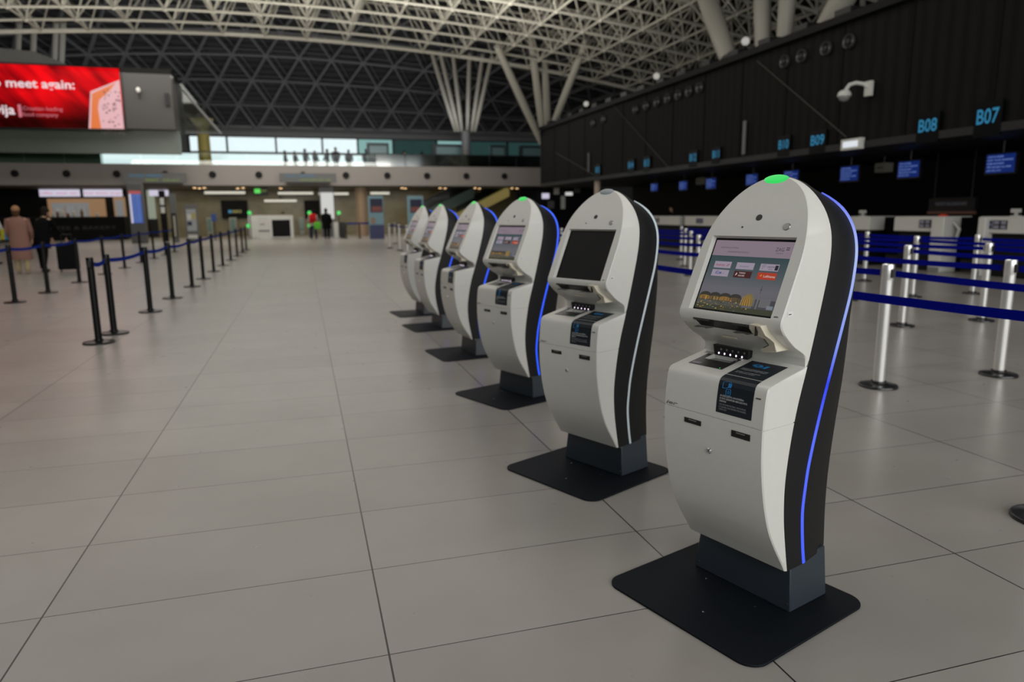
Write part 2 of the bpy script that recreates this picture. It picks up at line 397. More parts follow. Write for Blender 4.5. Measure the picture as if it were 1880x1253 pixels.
# glare on the glossy back wall, added as glowing strips hung from the soffit
M_glare = mat('glare_glow', (0.85, 0.82, 0.68, 1), 0.4, emit=0.75)
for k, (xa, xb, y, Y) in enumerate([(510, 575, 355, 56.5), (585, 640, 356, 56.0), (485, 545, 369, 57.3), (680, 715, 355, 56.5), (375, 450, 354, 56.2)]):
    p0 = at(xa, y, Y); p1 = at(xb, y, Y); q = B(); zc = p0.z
    q.box(p0.x, p1.x, Y, Y+0.1, zc-0.09, zc+0.09, M_glare)
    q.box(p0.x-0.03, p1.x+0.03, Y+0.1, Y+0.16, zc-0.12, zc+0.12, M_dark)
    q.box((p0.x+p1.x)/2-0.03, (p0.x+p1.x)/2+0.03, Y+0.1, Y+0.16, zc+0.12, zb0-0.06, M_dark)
    tag(q.out('glare_strip'), ['white strip light right of the hanging green sign', 'white strip light above the lit white pillar', 'lower white strip light behind the white desk',
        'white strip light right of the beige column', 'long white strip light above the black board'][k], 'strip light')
M_down = mat('downlight_warm', (1.0, 0.62, 0.30, 1), 0.4, emit=3.0)
dpx = [357, 366, 375, 436, 446, 515, 592, 666, 738, 744, 808, 817, 872, 880, 940, 949]
for k, x in enumerate(dpx):
    Y = 52.0+(k % 2)*0.8; p = at(x, 342, Y)
    q = B(); q.lathe([(0.0, 0), (0.10, 0), (0.10, -0.03), (0.08, -0.05), (0, -0.05)], M_down, 12)
    q.lathe([(0.10, 0.0), (0.13, 0.0), (0.13, -0.02), (0.10, -0.02)], M_dark, 12)
    o = q.out('downlight', loc=(p.x, Y, zb0-0.06)); tag(o, 'warm round downlight under the mezzanine band, %s from the left' % ORD[k], 'downlight', 'downlights under the mezzanine')

# ------------------------------------------------------------------ right-hand black check-in hall
XF = 13.0; zf0 = 2.92; zf1 = 5.95; YE = 38.5
b = B(); b.box(XF, XF+0.25, -3, YE, zf0, zf1, M_curtain)
for k in range(20):
    y = -1.5+k*2.1; b.box(XF-0.02, XF, y, y+0.03, zf0, zf1, M_curtain)
b.box(XF-0.06, XF, -3, YE, zf0, zf0+0.16, M_dark)
struct(b.out('wall_fascia'), 'black pleated mesh fascia above the check-in desks')
b = B(); b.box(XF-0.15, XF+0.6, -3, YE, zf1, zf1+0.18, M_vblack)
for k in range(26):
    y = -2+k*1.55; b.box(XF-0.1, XF+0.5, y, y+0.55, zf1+0.18, zf1+0.34, M_dark)
struct(b.out('trim_1'), 'black ledge along the top of the fascia')
b = B(); b.box(XF+0.25, 19, -3, YE, zf0, zf0+0.1, M_vblack); b.box(18.6, 19, -3, YE, 0, zf0, M_vblack); b.box(XF+0.25, 19, -3, YE, zf1-.3, zf1, M_vblack)
b.box(XF, 19, YE, YE+0.2, zf0, zf1, M_vblack); struct(b.out('wall_checkin'), 'black recess behind the check-in desks')
M_cable = mat('cable_grey', (0.06, 0.06, 0.05, 1), 0.5)
for a, c, lab in (((1390, 112), (1554, 252), 'thin cable running down to the lit box on the black fascia'), ((1128, 196), (1226, 306), 'thin diagonal cable on the middle of the black fascia'),
                  ((1020, 280), (1092, 322), 'thin diagonal cable near the far end of the black fascia')):
    q = B(); q.tube([atx(*a, XF-0.08), atx(*c, XF-0.08)], 0.010, M_cable, 6); tag(q.out('cable'), lab, 'cable')
for x, y0, y1 in ((1368, 222, 283), (1081, 281, 316)):
    q = B(); p0 = atx(x, y0, XF-0.05); p1 = atx(x, y1, XF-0.05); q.box(XF-0.08, XF-0.03, p0.y-0.05, p0.y+0.05, p1.z, p0.z, M_beam2)
    tag(q.out('wall_bracket'), 'vertical grey bracket on the fascia left of sign B10' if x > 1300 else 'vertical grey bracket at the far end of the fascia', 'bracket')
# white desk-end column under the far fascia end
q = B(); p = gp(1097, 431); q.lathe([(0.14, 0), (0.14, zf0)], mat('column_warm', (0.55, 0.45, 0.35, 1), 0.5), 16)
tag(q.out('round_column', loc=(XF+0.2, atx(1097, 331, XF+0.2).y, 0)), 'slim pale round column under the far end of the black fascia', 'column')
# air nozzles on the fascia
M_noz = mat('nozzle_dark', (0.10, 0.10, 0.10, 1), 0.3, 0.5)
def nozzle(o, R, right, up, label, group, mring=M_noz, name='air_nozzle'):
    t = thing(name, label, 'air nozzle', o, 0, group)
    q = B(); q.M = frame((0, 0, 0), right, up)
    q.lathe([(R*0.72, -0.02), (R*0.9, 0.05), (R, 0.06), (R*1.08, 0.03), (R*1.1, 0.0), (R*1.1, -0.02)], mring, 20); q.out('ring', t)
    q = B(); q.M = frame((0, 0, 0), right, up); q.lathe([(0, 0.012), (R*0.72, 0.012), (R*0.72, 0.0), (0, 0.0)], M_vblack, 16); q.out('throat', t)
    q = B(); q.M = frame((0, 0, 0), right, up); q.lathe([(0, 0.05), (R*0.35, 0.04), (R*0.42, 0.014), (0, 0.014)], M_dark, 16); q.out('core', t)
for k, (x, y) in enumerate([(1441, 113), (1472, 103), (1517, 89), (1559, 76)]):
    nozzle(atx(x, y, XF-0.03), 0.16, (0, -1, 0), (0, 0, 1), 'round black air nozzle, %s from the right of four high on the fascia' % ['fourth', 'third', 'second', 'first'][k], 'large nozzles on the black fascia')
for k in range(7):
    nozzle(atx(1167+k*19.6, 201-k*6.7, XF-0.03), 0.16, (0, -1, 0), (0, 0, 1), 'round black air nozzle, %s of the row of seven on the fascia' % ['farthest', 'second farthest', 'third farthest', 'middle', 'third nearest', 'second nearest', 'nearest'][k], 'row of seven nozzles on the black fascia')
for k, (x, y) in enumerate([(1089, 226), (1108, 219)]):
    nozzle(atx(x, y, XF-0.03), 0.16, (0, -1, 0), (0, 0, 1), ['farthest round air nozzle near the end of the black fascia', 'round air nozzle just right of the farthest one on the fascia'][k], 'pair of nozzles at the far end of the fascia')
# number signs
M_cy = mat('sign_cyan', (0.004, 0.22, 0.42, 1), 0.4, emit=0.7)
M_signglass = mat('sign_panel', (0.001, 0.0022, 0.003, 1), 0.35, spec=0.12)
for s, x, y, w, h in (('B07', 1812, 213, 40, 27), ('B08', 1702, 230, 33, 23), ('B09', 1500, 257, 24, 18), ('B10', 1438, 265, 18, 16), ('B11', 1314, 283, 12, 13), ('B12', 1272, 289, 12, 13),
                      ('B13', 1187, 299, 9, 12), ('B14', 1158, 303, 9, 11), ('B15', 1097, 312, 7, 10)):
    c = atx(x, y+h/2, XF-0.07); a = atx(x-w/2, y, XF-0.07); e = atx(x+w/2, y, XF-0.07); top = atx(x, y-h/2, XF-0.07)
    wd = a.y-e.y; hh = top.z-c.z
    t = thing('number_sign', 'cyan lit desk number sign reading %s on the black fascia' % s, 'sign', (XF-0.05, c.y, c.z), 0, 'desk number signs on the fascia')
    q = B(); q.M = frame((0, 0, 0), (0, -1, 0), (0, 0, 1)); q.box(-wd*0.62, wd*0.62, -hh*0.9, hh*1.5, -0.02, 0.015, M_signglass); q.out('panel', t)
    q = B(); q.text(s, frame((0, 0, 0), (0, -1, 0), (0, 0, 1)), hh, M_cy, width=wd, bold=0.012, align='C', depth=0.02); q.out('number', t, smooth=None)
# camera, lit box, small floodlights
t = thing('security_camera', 'white dome security camera on a curved arm fixed to the black fascia', 'camera', atx(1598, 163, XF-0.03))
MW = mat('white_plastic', (0.62, 0.62, 0.58, 1), 0.4)
q = B(); q.box(-0.09, 0.0, -0.10, 0.10, -0.17, 0.17, MW); q.out('mount', t, bevel=0.01)
q = B(); q.tube([(-0.05, 0.0, 0.02), (-0.12, 0.1, 0.12), (-0.22, 0.22, 0.16), (-0.32, 0.32, 0.13), (-0.36, 0.38, 0.02)], 0.045, MW, 10); q.out('arm', t)
q = B(); q.lathe([(0.03, 0.03), (0.11, 0.0), (0.15, -0.06), (0.155, -0.12), (0.14, -0.13)], MW, 18, (-0.38, 0.40, 0)); q.out('housing', t)
q = B(); q.ball((-0.38, 0.40, -0.13), (0.135, 0.135, 0.12), mat('dome_smoked', (0.25, 0.25, 0.24, 1), 0.1)); q.out('dome', t)
p = atx(1565, 265, XF-0.1)
t = thing('exit_light', 'small white lit box at the lower edge of the black fascia', 'light box', p)
q = B(); q.box(-0.06, 0.06, -0.33, 0.33, -0.13, 0.13, MW); q.out('housing', t, bevel=0.01)
q = B(); q.box(-0.075, -0.06, -0.24, 0.24, -0.07, 0.07, mat('lit_white', (0.75, 0.80, 0.85, 1), 0.4, emit=0.9)); q.out('lens', t)
for k, (x, y) in enumerate(((1368, 90), (1205, 152), (1076, 203))):
    p = atx(x, y, XF+0.1); t = thing('floodlight', 'small white floodlight %s on top of the black fascia' % ['nearest the camera', 'halfway along', 'farthest away'][k], 'floodlight', (p.x, p.y, zf1+0.34), 0, 'floodlights on the fascia ledge')
    h = max(0.12, p.z-zf1-0.34)
    q = B(); q.tube([(0, 0, 0), (0, 0, h)], 0.025, M_dark, 8); q.out('stem', t)
    q = B(); q.ball((0, 0, h+0.08), 0.12, mat('flood_white', (0.8, 0.78, 0.7, 1), 0.3, emit=0.5)); q.out('lamp_head', t)

# desks, monitors behind
M_sgk = mat('kick_grey', (0.2, 0.2, 0.19, 1), 0.5); M_desk = mat('desk_white', (0.66, 0.65, 0.61, 1), 0.45)
XD = 14.3
def cyl_label(q, y0, y1, z0, z1, dark, n, M_c):
    q.box(XD-0.012, XD-0.002, y0, y1, z0, z1, M_c)
    for i in range(n):
        for j in range(2):
            w = (y1-y0)/n; h = (z1-z0)/2
            q.box(XD-0.018, XD-0.012, y0+w*(i+0.15), y0+w*(i+0.85), z0+h*(j+0.15), z0+h*(j+0.85), dark)
M_notice = mat('notice_lilac', (0.30, 0.30, 0.38, 1), 0.5); M_navy = mat('navy', (0.01, 0.015, 0.05, 1), 0.5)
def desk(xa, xb, ped, label, signs):
    ya = atx(xa, 400, XD).y; yb = atx(xb, 400, XD).y        # ya > yb
    t = thing('checkin_desk', label, 'check-in desk', (0, 0, 0), 0, 'check-in desks under the fascia')
    q = B(); q.box(XD, XD+0.5, yb, ya, 0.93, 1.27, M_desk); q.out('front_panel', t, bevel=0.02)
    q = B(); q.box(XD+0.02, XD+0.8, yb, ya, 1.27, 1.29, M_desk); q.out('counter_top', t)
    q = B(); q.box(XD+0.1, XD+0.7, yb+0.1, ya-0.1, 0.0, 0.93, M_vblack); q.out('plinth', t)
    if ped:
        pa = atx(ped[0], 450, XD-0.12).y; pb = atx(ped[1], 450, XD-0.12).y; xe = at(ped[2], 450, pb).x
        q = B(); q.box(XD-0.12, xe, pb, pa, 0, 1.28, M_desk); q.out('pedestal', t, bevel=0.02)
        q = B(); q.box(XD-0.13, XD-0.12, pb+0.03, pa-0.03, 0.02, 0.12, M_sgk); q.out('kick_strip', t)
    for (sa, sb, kind) in signs:
        y1 = atx(sa, 410, XD).y; y0 = atx(sb, 410, XD).y
        q = B()
        if kind: cyl_label(q, y0, y1, 1.02, 1.21, M_navy, 4, M_notice)
        else: cyl_label(q, y0, y1, 1.02, 1.21, M_notice, 2, M_dark)
        q.out('notice', t, smooth=None)
    return t
desk(1642, 1735, (1706, 1729, 1758), 'white check-in desk with pedestal and notices, left of the one at the picture edge', [(1688, 1709, 0), (1710, 1728, 1)])
desk(1800, 1990, (1791, 1805, 1838), 'white check-in desk at the right picture edge', [(1801, 1823, 1), (1824, 1850, 0)])
desk(1560, 1597, None, 'white check-in desk seen just right of the nearest kiosk', [])
desk(1400, 1480, None, 'white check-in desk hidden behind the nearest kiosk', [])
desk(1257, 1330, None, 'white check-in desk seen left of the nearest kiosk', [(1278, 1291, 1)])
desk(1190, 1247, None, 'farthest white check-in desk beside the second kiosk', [(1190, 1210, 0)])
for k, (x, y, c, lab) in enumerate([(1584, 396, MW, 'small pale device on top of the desk right of the nearest kiosk'), (1865, 398, MW, 'small pale device standing on the desk at the picture edge')]):
    yb = atx(x, y, XD+0.3).y; q = B(); q.box(-0.05, 0.05, -0.09, 0.09, 0, 0.02, c); q.box(-0.02, 0.02, -0.03, 0.03, 0.02, 0.10, c); q.box(-0.05, 0.03, -0.09, 0.09, 0.08, 0.16, c)
    tag(q.out('desk_printer', loc=(XD+0.3, yb, 1.29)), lab, 'device')
M_red = mat('red_plastic', (0.8, 0.05, 0.02, 1), 0.4)
yb = atx(1738, 400, XD+0.2).y+0.1
q = B(); q.box(-0.1, 0.1, -0.05, 0.05, 0, 0.03, M_red); q.box(-0.06, 0.06, -0.02, 0.02, 0.03, 0.05, M_red); tag(q.out('red_tray', loc=(XD+0.2, yb, 1.29)), 'small red tray lying on the desk with the pedestal', 'tray')
q = B(); q.tube([(0, 0, 1.29), (0, -0.25, 1.2), (0, -0.42, 1.05), (0, -0.36, 0.85), (0, -0.2, 0.75)], 0.035, MW, 8)
tag(q.out('curved_handle', loc=(XD+0.15, yb-0.1, -0.05)), 'curved white handle beside the desk with the pedestal', 'handle')
# dark notice board with orange line
a = atx(1707, 365, 16.5); c = atx(1790, 388, 16.5)
t = thing('notice_board', 'dark hanging notice board with a faint text line and thin orange edge', 'notice board', (16.5, (a.y+c.y)/2, (a.z+c.z)/2)); w = (a.y-c.y)/2; h = (a.z-c.z)/2
q = B(); q.box(-0.02, 0.06, -w, w, -h, h, M_black); q.out('board', t)
q = B(); q.text('PRIORITY BAG DROP INFO', frame((-0.03, 0, -0.02), (0, -1, 0), (0, 0, 1)), 0.09, mat('faint_white', (0.16, 0.17, 0.2, 1), 0.5, emit=0.25), width=w*1.35, align='C'); q.out('lettering', t, smooth=None)
q = B(); q.box(-0.05, 0.05, -w, w, -h-0.07, -h, mat('orange_edge', (0.16, 0.06, 0.035, 1), 0.4, emit=0.15)); q.out('edge_light', t)
q = B(); q.tube([(0, -w*0.8, h), (0, -w*0.8, zf0-t.location.z)], 0.01, M_dark, 6); q.tube([(0, w*0.8, h), (0, w*0.8, zf0-t.location.z)], 0.01, M_dark, 6); q.box(-0.01, 0.01, -w*0.8, w*0.8, h, h+0.02, M_dark); q.out('hanger', t)
# blue monitors
M_mon = mat('monitor_blue', (0.008, 0.035, 0.26, 1), 0.4, emit=0.45, spec=0.05)
M_monw = mat('monitor_text', (0.26, 0.40, 0.85, 1), 0.3, emit=0.8)
XM = 14.8
for k, (x, y, w, h) in enumerate([(1837, 300, 52, 34), (1668, 311, 38, 29), (1559, 319, 32, 26), (1452, 324, 26, 20), (1380, 330, 20, 19), (1305, 337, 17, 18), (1254, 341, 14, 15), (1201, 344, 12, 13)]):
    c = atx(x, y, XM); ya = atx(x-w/2, y, XM).y; yb = atx(x+w/2, y, XM).y; za = atx(x, y-h/2, XM).z; zc = atx(x, y+h/2, XM).z
    W2 = (ya-yb)/2; H2 = (za-zc)/2
    t = thing('monitor', 'blue text monitor hanging above the check-in desks, %s from the picture edge' % ['first', 'second', 'third', 'fourth', 'fifth', 'sixth', 'seventh', 'eighth'][k], 'monitor', (XM, (ya+yb)/2, (za+zc)/2), 0, 'blue monitors above the check-in desks')
    q = B(); q.box(0.005, 0.08, -W2-0.04, W2+0.04, -H2-0.04, H2+0.04, M_black); q.out('casing', t)
    q = B(); q.box(0.0, 0.005, -W2, W2, -H2, H2, M_mon)
    FR = frame((-0.004, W2*0.92, 0), (0, -1, 0), (0, 0, 1))
    for i, (s, f) in enumerate((('CHECK-IN ZAGREB', 0.55), ('FLIGHT  OU 410  FRANKFURT', 0.9), ('BUSINESS AND ECONOMY', 0.6), ('OPEN  BAG DROP  ALL CLASSES', 0.85), ('LAST CALL 12:45', 0.5))):
        q.text(s, FR @ Matrix.Translation((0, H2*(0.66-0.37*i), 0)), H2*0.17, M_monw, width=2*W2*f)
    q.out('screen', t, smooth=None)
    q = B(); q.tube([(0.05, 0, H2), (0.05, 0, zf0-t.location.z)], 0.02, M_black, 6); q.out('hanger', t)
for x, y, w, h, lab in ((1616, 308, 20, 17, 'beige wall box between two blue monitors'), (1283, 333, 11, 12, 'small beige wall box left of the nearest kiosk top')):
    c = atx(x, y, 15.5); ya = atx(x-w/2, y, 15.5).y; yb = atx(x+w/2, y, 15.5).y; za = atx(x, y-h/2, 15.5).z; zc = atx(x, y+h/2, 15.5).z
    q = B(); q.box(0, 0.25, yb-c.y, ya-c.y, zc-c.z, za-c.z, mat('beige_box', (0.36, 0.35, 0.29, 1), 0.5)); q.box(-0.01, 0, yb-c.y+0.1, ya-c.y-0.1, -0.01, 0.01, M_dark)
    q.tube([(0.12, 0, za-c.z), (0.12, 0, zf0-c.z)], 0.02, M_black, 6); tag(q.out('wall_box', loc=c), lab, 'box')

# ------------------------------------------------------------------ roof structure
t = thing('space_frame', 'white steel space frame truss under the roof', 'roof truss')
xs = [-24+i*1.9 for i in range(25)]; ys = [20.5+i*1.95 for i in range(10)]
DL = 1.75
lo = {}; up = {}
for i, x in enumerate(xs):
    for j, y in enumerate(ys):
        lo[i, j] = Vector((x, y, zn(x))); 
        if i < len(xs)-1 and j < len(ys)-1: up[i, j] = Vector((x+0.95, y+0.97, zn(x+0.95)+DL))
for name, kind in (('lower_chords', 0), ('upper_chords', 1), ('diagonal_webs', 2)):
    q = B()
    if kind == 0:
        for (i, j), p in lo.items():
            if (i+1, j) in lo: q.tube([p, lo[i+1, j]], 0.062 if j < len(ys)-1 else 0.10, M_beam, 6, False)
            if (i, j+1) in lo: q.tube([p, lo[i, j+1]], 0.055, M_beam, 6, False)
    elif kind == 1:
        for (i, j), p in up.items():
            if (i+1, j) in up: q.tube([p, up[i+1, j]], 0.06, M_beam, 6, False)
            if (i, j+1) in up: q.tube([p, up[i, j+1]], 0.055, M_beam, 6, False)
    else:
        for (i, j), p in up.items():
            for k in ((i, j), (i+1, j), (i, j+1), (i+1, j+1)): q.tube([p, lo[k]], 0.042, M_beam, 6, False)
    if kind == 0:
        for p in lo.values(): q.ball(p, 0.11, M_beam, 8, 5)
    q.out(name, t, smooth=60)
# back vault lattice
t = thing('vault_lattice', 'grey triangular steel lattice under the dark far roof vault', 'roof lattice')
sx = 2.3; rows = [0, 14, 28, 42, 56, 70, 84]
for name, dz, r1, r2 in (('lattice_beams', 0.25, 0.12, 0.10), ('secondary_beams', -0.12, 0.045, 0.042)):
    q = B(); off = 0 if dz > 0 else 0.3
    nodes = [[vault(-26+k*sx+(sx/2 if r % 2 else 0)+off, a+(0 if dz > 0 else 1.5), dz) for k in range(23)] for r, a in enumerate(rows)]
    for r, row in enumerate(nodes):
        for k, p in enumerate(row):
            if k+1 < len(row): q.tube([p, row[k+1]], r1*0.8, M_beam2, 5, False)
            if r+1 < len(nodes):
                n2 = nodes[r+1]; q.tube([p, n2[k]], r2, M_beam2, 5, False)
                kk = k-1 if r % 2 == 0 else k+1
                if 0 <= kk < len(n2): q.tube([p, n2[kk]], r2, M_beam2, 5, False)
    q.out(name, t, smooth=60)
# pylons
def pylon(label, struts, r, taper=0.75):
    base = Vector(struts[0][0]); t = thing('branching_column', label, 'column', base)
    for a, c in struts:
        a = Vector(a)-base; c = Vector(c)-base; n = 12
        q = B(); q.tube([a+(c-a)*k/4 for k in range(5)], [r*taper, r*0.95, r, r*0.95, r*taper], M_beam, n); q.out('strut', t)
ptop = [(912, 85, 35), (972, 48, 36), (1078, 70, 34), (1000, 110, 38), (1150, 110, 33)]
A0 = atx(994, 252, XF+0.3)
pylon('pale branching column rising from the far end of the black fascia', [(A0+Vector((0, 0, -0.3)), at(*ptop[0])), (A0+Vector((0.15, 0, -0.3)), at(*ptop[1])), (A0+Vector((0.3, 0, -0.3)), at(*ptop[2])), (A0+Vector((0.5, 0.2, -0.3)), at(*ptop[3]))], 0.20)
pylon('thick pale column rising from the fascia top, tapering at its foot', [(atx(1337, 108, 14.0), atx(1283, -45, 14.0)), ], 0.34, 0.85)
pylon('upright pale column behind the fascia top, middle of the near group', [(atx(1401, 92, 14.2), atx(1398, -60, 14.2))], 0.27, 0.9)
pylon('slightly tilted pale column behind the fascia top, right of the upright one', [(atx(1439, 82, 14.2), atx(1450, -60, 14.2))], 0.25, 0.9)
pylon('pale column leaning right at the top edge of the photo', [(atx(1512, 60, 14.2), atx(1575, -50, 14.2))], 0.34, 0.9)
bs = [(842, 238), (846, 238), (850, 238), (858, 238), (864, 238), (868, 238)]; tp = [(793, 98), (808, 96), (831, 95), (862, 100), (886, 102), (902, 106)]
pylon('slender six-armed branching column standing on the mezzanine', [(at(bs[i][0]-6+i*2, 240, 54), at(*tp[i], 47)) for i in range(6)], 0.15, 0.8)
q = B(); p = at(855, 240, 54); q.lathe([(0.35, 0), (0.35, p.z-zb1-0.05)], M_beam2, 16); tag(q.out('round_column', loc=(p.x, 54, zb1)), 'short grey round column under the six-armed branching column', 'column')
for i, x in enumerate((32, 60, 100, 113)):
    q = B(); p0 = at(x, 118, 53); p1 = at(x+3, 40, 50); q.tube([p0, p1], 0.16, M_beam, 8)
    tag(q.out('slanted_column'), 'grey column above the red screen, %s from the left' % ['first', 'second', 'third', 'fourth'][i], 'column', 'columns above the red screen')

# ------------------------------------------------------------------ grey box with red screen
YB = 47.0
a = at(0, 117, YB); c = at(314, 237, YB)
b = B(); xr_ = at(312, 127, YB).x; zT = at(312, 127, YB).z; zB = at(315, 238, YB).z
b.box(-26.9, xr_, YB, YB+2.5, zB, zT, mat('box_grey', (0.050, 0.047, 0.044, 1), 0.5, noise=0.05, nscale=1)); struct(b.out('wall_upper_box'), 'grey cantilevered box wall carrying the red screen')
b = B(); Z0 = at(0, 92, YB+1).z; xe = at(137, 118, YB+1).x
b.prism([(-26.9, zT), (xe, zT), (at(70, 97, YB+1).x, Z0-0.1), (at(0, 92, YB+1).x, Z0), (-26.9, Z0)], -YB-2.4, -YB-0.4, M_grey)
for v in b.bm.verts: v.co = Vector((v.co.x, -v.co.z, v.co.y))
struct(b.out('wall_upper_curve'), 'curved pale panel above the red screen')
M_gwall = mat('dark_green_glazing', (0.12, 0.14, 0.12, 1), 0.25, noise=0.2, nscale=0.6)
b = B(); b.box(-26.9, xr_+0.1, YB+0.8, YB+1.0, at(100, 281, YB+0.8).z, zB, M_gwall); struct(b.out('wall_glazed'), 'dark green glazed strip below the grey box')
b = B(); b.box(-26.9, at(185, 290, 50.8).x, 50.7, 50.8, zb1, zb1+2.6, mat('green_wall_back', (0.28, 0.34, 0.29, 1), 0.4, noise=0.2, nscale=0.6)); struct(b.out('wall_glazed'), 'dark green glazed wall behind the left balustrade')
t = thing('glass_screen', 'tall sloping greenish glass screen right of the grey box', 'glass screen')
q = B(); pts = [at(313, 128, 49), at(345, 168, 49), at(408, 246, 49), at(318, 246, 49)]
ps = [(p.x, p.z) for p in pts]; q.prism(ps, -49.05, -49.0, glass('sloped_glass', (0.50, 0.56, 0.53, 1), 0.12, 0.05))
for v in q.bm.verts: v.co = Vector((v.co.x, -v.co.z, v.co.y))
q.out('pane', t); q = B(); q.tube([at(335, 165, 48.95), at(406, 246, 48.95)], 0.07, M_beam2, 8); q.out('handrail', t)
q = B(); q.tube([at(313, 126, 48.95), at(318, 246, 48.95)], 0.06, M_beam2, 8); q.out('edge_post', t)
# the red advertising screen
p0 = at(-120, 112, YB-0.05); TL = at(218, 127, YB-0.15); BR = at(228, 237, YB-0.15); xL = -21.5
zt_, zb_ = at(100, 121, YB-0.15).z, at(100, 235, YB-0.15).z
t = thing('advertising_screen', 'large red advertising screen on the grey box wall', 'screen', (TL.x, YB, zb_))
Hs = zt_-zb_; Ws = TL.x-xL
q = B(); q.box(-Ws-0.1, 0.06, -0.12, 0, -0.06, Hs+0.08, M_black); q.out('frame', t)
def red_mat():
    m = bpy.data.materials.new('red_display'); m.use_nodes = True; nt = m.node_tree; N = nt.nodes.new; L = nt.links.new
    bb = nt.nodes['Principled BSDF']; tc = N('ShaderNodeTexCoord'); mp = N('ShaderNodeMapping'); mp.vector_type = 'TEXTURE'; mp.inputs['Rotation'].default_value = (0, -0.75, 0); mp.inputs['Scale'].default_value = (1.0, 1, 4.0)
    n = N('ShaderNodeTexNoise'); n.inputs['Scale'].default_value = 1.1; n.inputs['Detail'].default_value = 2
    L(tc.outputs['Object'], mp.inputs[0]); L(mp.outputs[0], n.inputs['Vector'])
    rp = N('ShaderNodeValToRGB'); rp.color_ramp.elements[0].position = 0.33; rp.color_ramp.elements[1].position = 0.62
    rp.color_ramp.elements[0].color = (0.10, 0.001, 0.003, 1); rp.color_ramp.elements[1].color = (0.95, 0.004, 0.008, 1)
    L(n.outputs['Fac'], rp.inputs[0])
    sp = N('ShaderNodeSeparateXYZ'); L(tc.outputs['Generated'], sp.inputs[0]); r2 = N('ShaderNodeValToRGB')
    r2.color_ramp.elements[0].position = 0.12; r2.color_ramp.elements[0].color = (0.05, 0.02, 0.02, 1); r2.color_ramp.elements[1].position = 0.55; r2.color_ramp.elements[1].color = (1, 1, 1, 1)
    L(sp.outputs[2], r2.inputs[0]); mx = N('ShaderNodeMix'); mx.data_type = 'RGBA'; mx.blend_type = 'MULTIPLY'; mx.inputs[0].default_value = 1; L(rp.outputs[0], mx.inputs[6]); L(r2.outputs[0], mx.inputs[7])
    L(mx.outputs[2], bb.inputs['Emission Color']); bb.inputs['Emission Strength'].default_value = 1.0; bb.inputs['Base Color'].default_value = (0.01, 0, 0, 1); bb.inputs['Specular IOR Level'].default_value = 0.05; bb.inputs['Roughness'].default_value = 0.7
    return m
q = B(); q.box(-Ws, 0, -0.14, -0.12, 0, Hs, red_mat()); q.out('display', t, smooth=None)
M_wt = mat('screen_white', (0.9, 0.75, 0.78, 1), 0.4, emit=0.9); M_pk = mat('screen_pink', (0.7, 0.2, 0.25, 1), 0.4, emit=0.8)
q = B(); FR = frame((0, -0.15, 0), (1, 0, 0), (0, 0, 1))
def loc2(x, y): p = at(x, y, YB-0.15); return (p.x-TL.x, p.z-zb_)
x0, z0 = loc2(-24, 158); x1, z1 = loc2(137, 160)
q.text('to meet again:', FR @ Matrix.Translation((x0, z0, 0)), 0.46, M_wt, width=x1-x0, bold=0.02); q.out('lettering', t, smooth=None); q = B()
x0, z0 = loc2(-10, 209); x1, z1 = loc2(28, 210)
q.text('vija', FR @ Matrix.Translation((x0, z0, 0)), 0.5, M_wt, width=x1-x0, bold=0.02); q.out('lettering', t, smooth=None); q = B()
x0, z0 = loc2(35, 215); x1, z1 = loc2(38, 192); q.M = FR; q.box(x0, x1, z0, z1, 0, 0.01, M_pk); q.M = Matrix.Identity(4)
for s, y, xe in (('Croatian leading', 202, 115), ('food company', 213, 107)):
    x0, z0 = loc2(42, y); x1, _ = loc2(xe, y); q.out('divider' if y == 202 else 'lettering', t, smooth=None); q = B(); q.text(s, FR @ Matrix.Translation((x0, z0, 0)), 0.2, M_pk, width=x1-x0)
q.out('lettering', t, smooth=None)
q = B(); q.M = FR
q.prism([loc2(163, 236), loc2(166, 168), loc2(219, 147), loc2(228, 237)], 0.0, 0.012, mat('food_pink', (0.75, 0.42, 0.45, 1), 0.4, emit=0.95, ))
q.prism([loc2(167, 236), loc2(169, 172), loc2(213, 152), loc2(200, 168), loc2(182, 184), loc2(180, 200), loc2(186, 236)], 0.012, 0.016, mat('food_orange', (0.75, 0.16, 0.02, 1), 0.4, emit=0.95))
for k in range(38):
    u = random.uniform(188, 224); w = random.uniform(165, 232); a, c = loc2(u, w); s = random.uniform(0.03, 0.07)
    q.prism([(a+s*math.cos(j*PI/3), c+s*0.8*math.sin(j*PI/3)) for j in range(6)], 0.016, 0.018, mat('food_spot', (0.16, 0.05, 0.06, 1), 0.4, emit=0.7))
q.M = Matrix.Identity(4); q.out('picture', t, smooth=None)
q = B(); p = at(207, 243, YB+0.7); q.text('TERMINAL', frame((p.x, YB+0.75, p.z-0.1), (1, 0, 0), (0, 0, 1)), 0.26, mat('faint_grey_letters', (0.3, 0.3, 0.28, 1), 0.5), width=1.35, align='C', bold=0.03)
tag(q.out('wall_lettering', smooth=None), 'small pale lettering below the right end of the red screen', 'lettering')
q = B(); p = at(254, 166, YB-0.2); q.ball((0, 0, 0), (0.12, 0.12, 0.16), MW); q.box(-0.05, 0.05, 0.05, 0.25, -0.02, 0.12, MW); q.box(-0.03, 0.03, 0.1, 0.18, -0.45, -0.1, M_dark)
tag(q.out('security_camera', loc=(p.x, YB-0.25, p.z)), 'small white camera on the grey box wall beside the red screen', 'camera')
q = B(); p = at(310, 183, YB-0.1); q.box(-0.1, 0.1, 0, 0.2, -0.35, 0.35, M_dark); tag(q.out('loudspeaker', loc=(p.x-0.1, YB-0.2, p.z)), 'dark box loudspeaker at the right edge of the grey wall', 'loudspeaker')

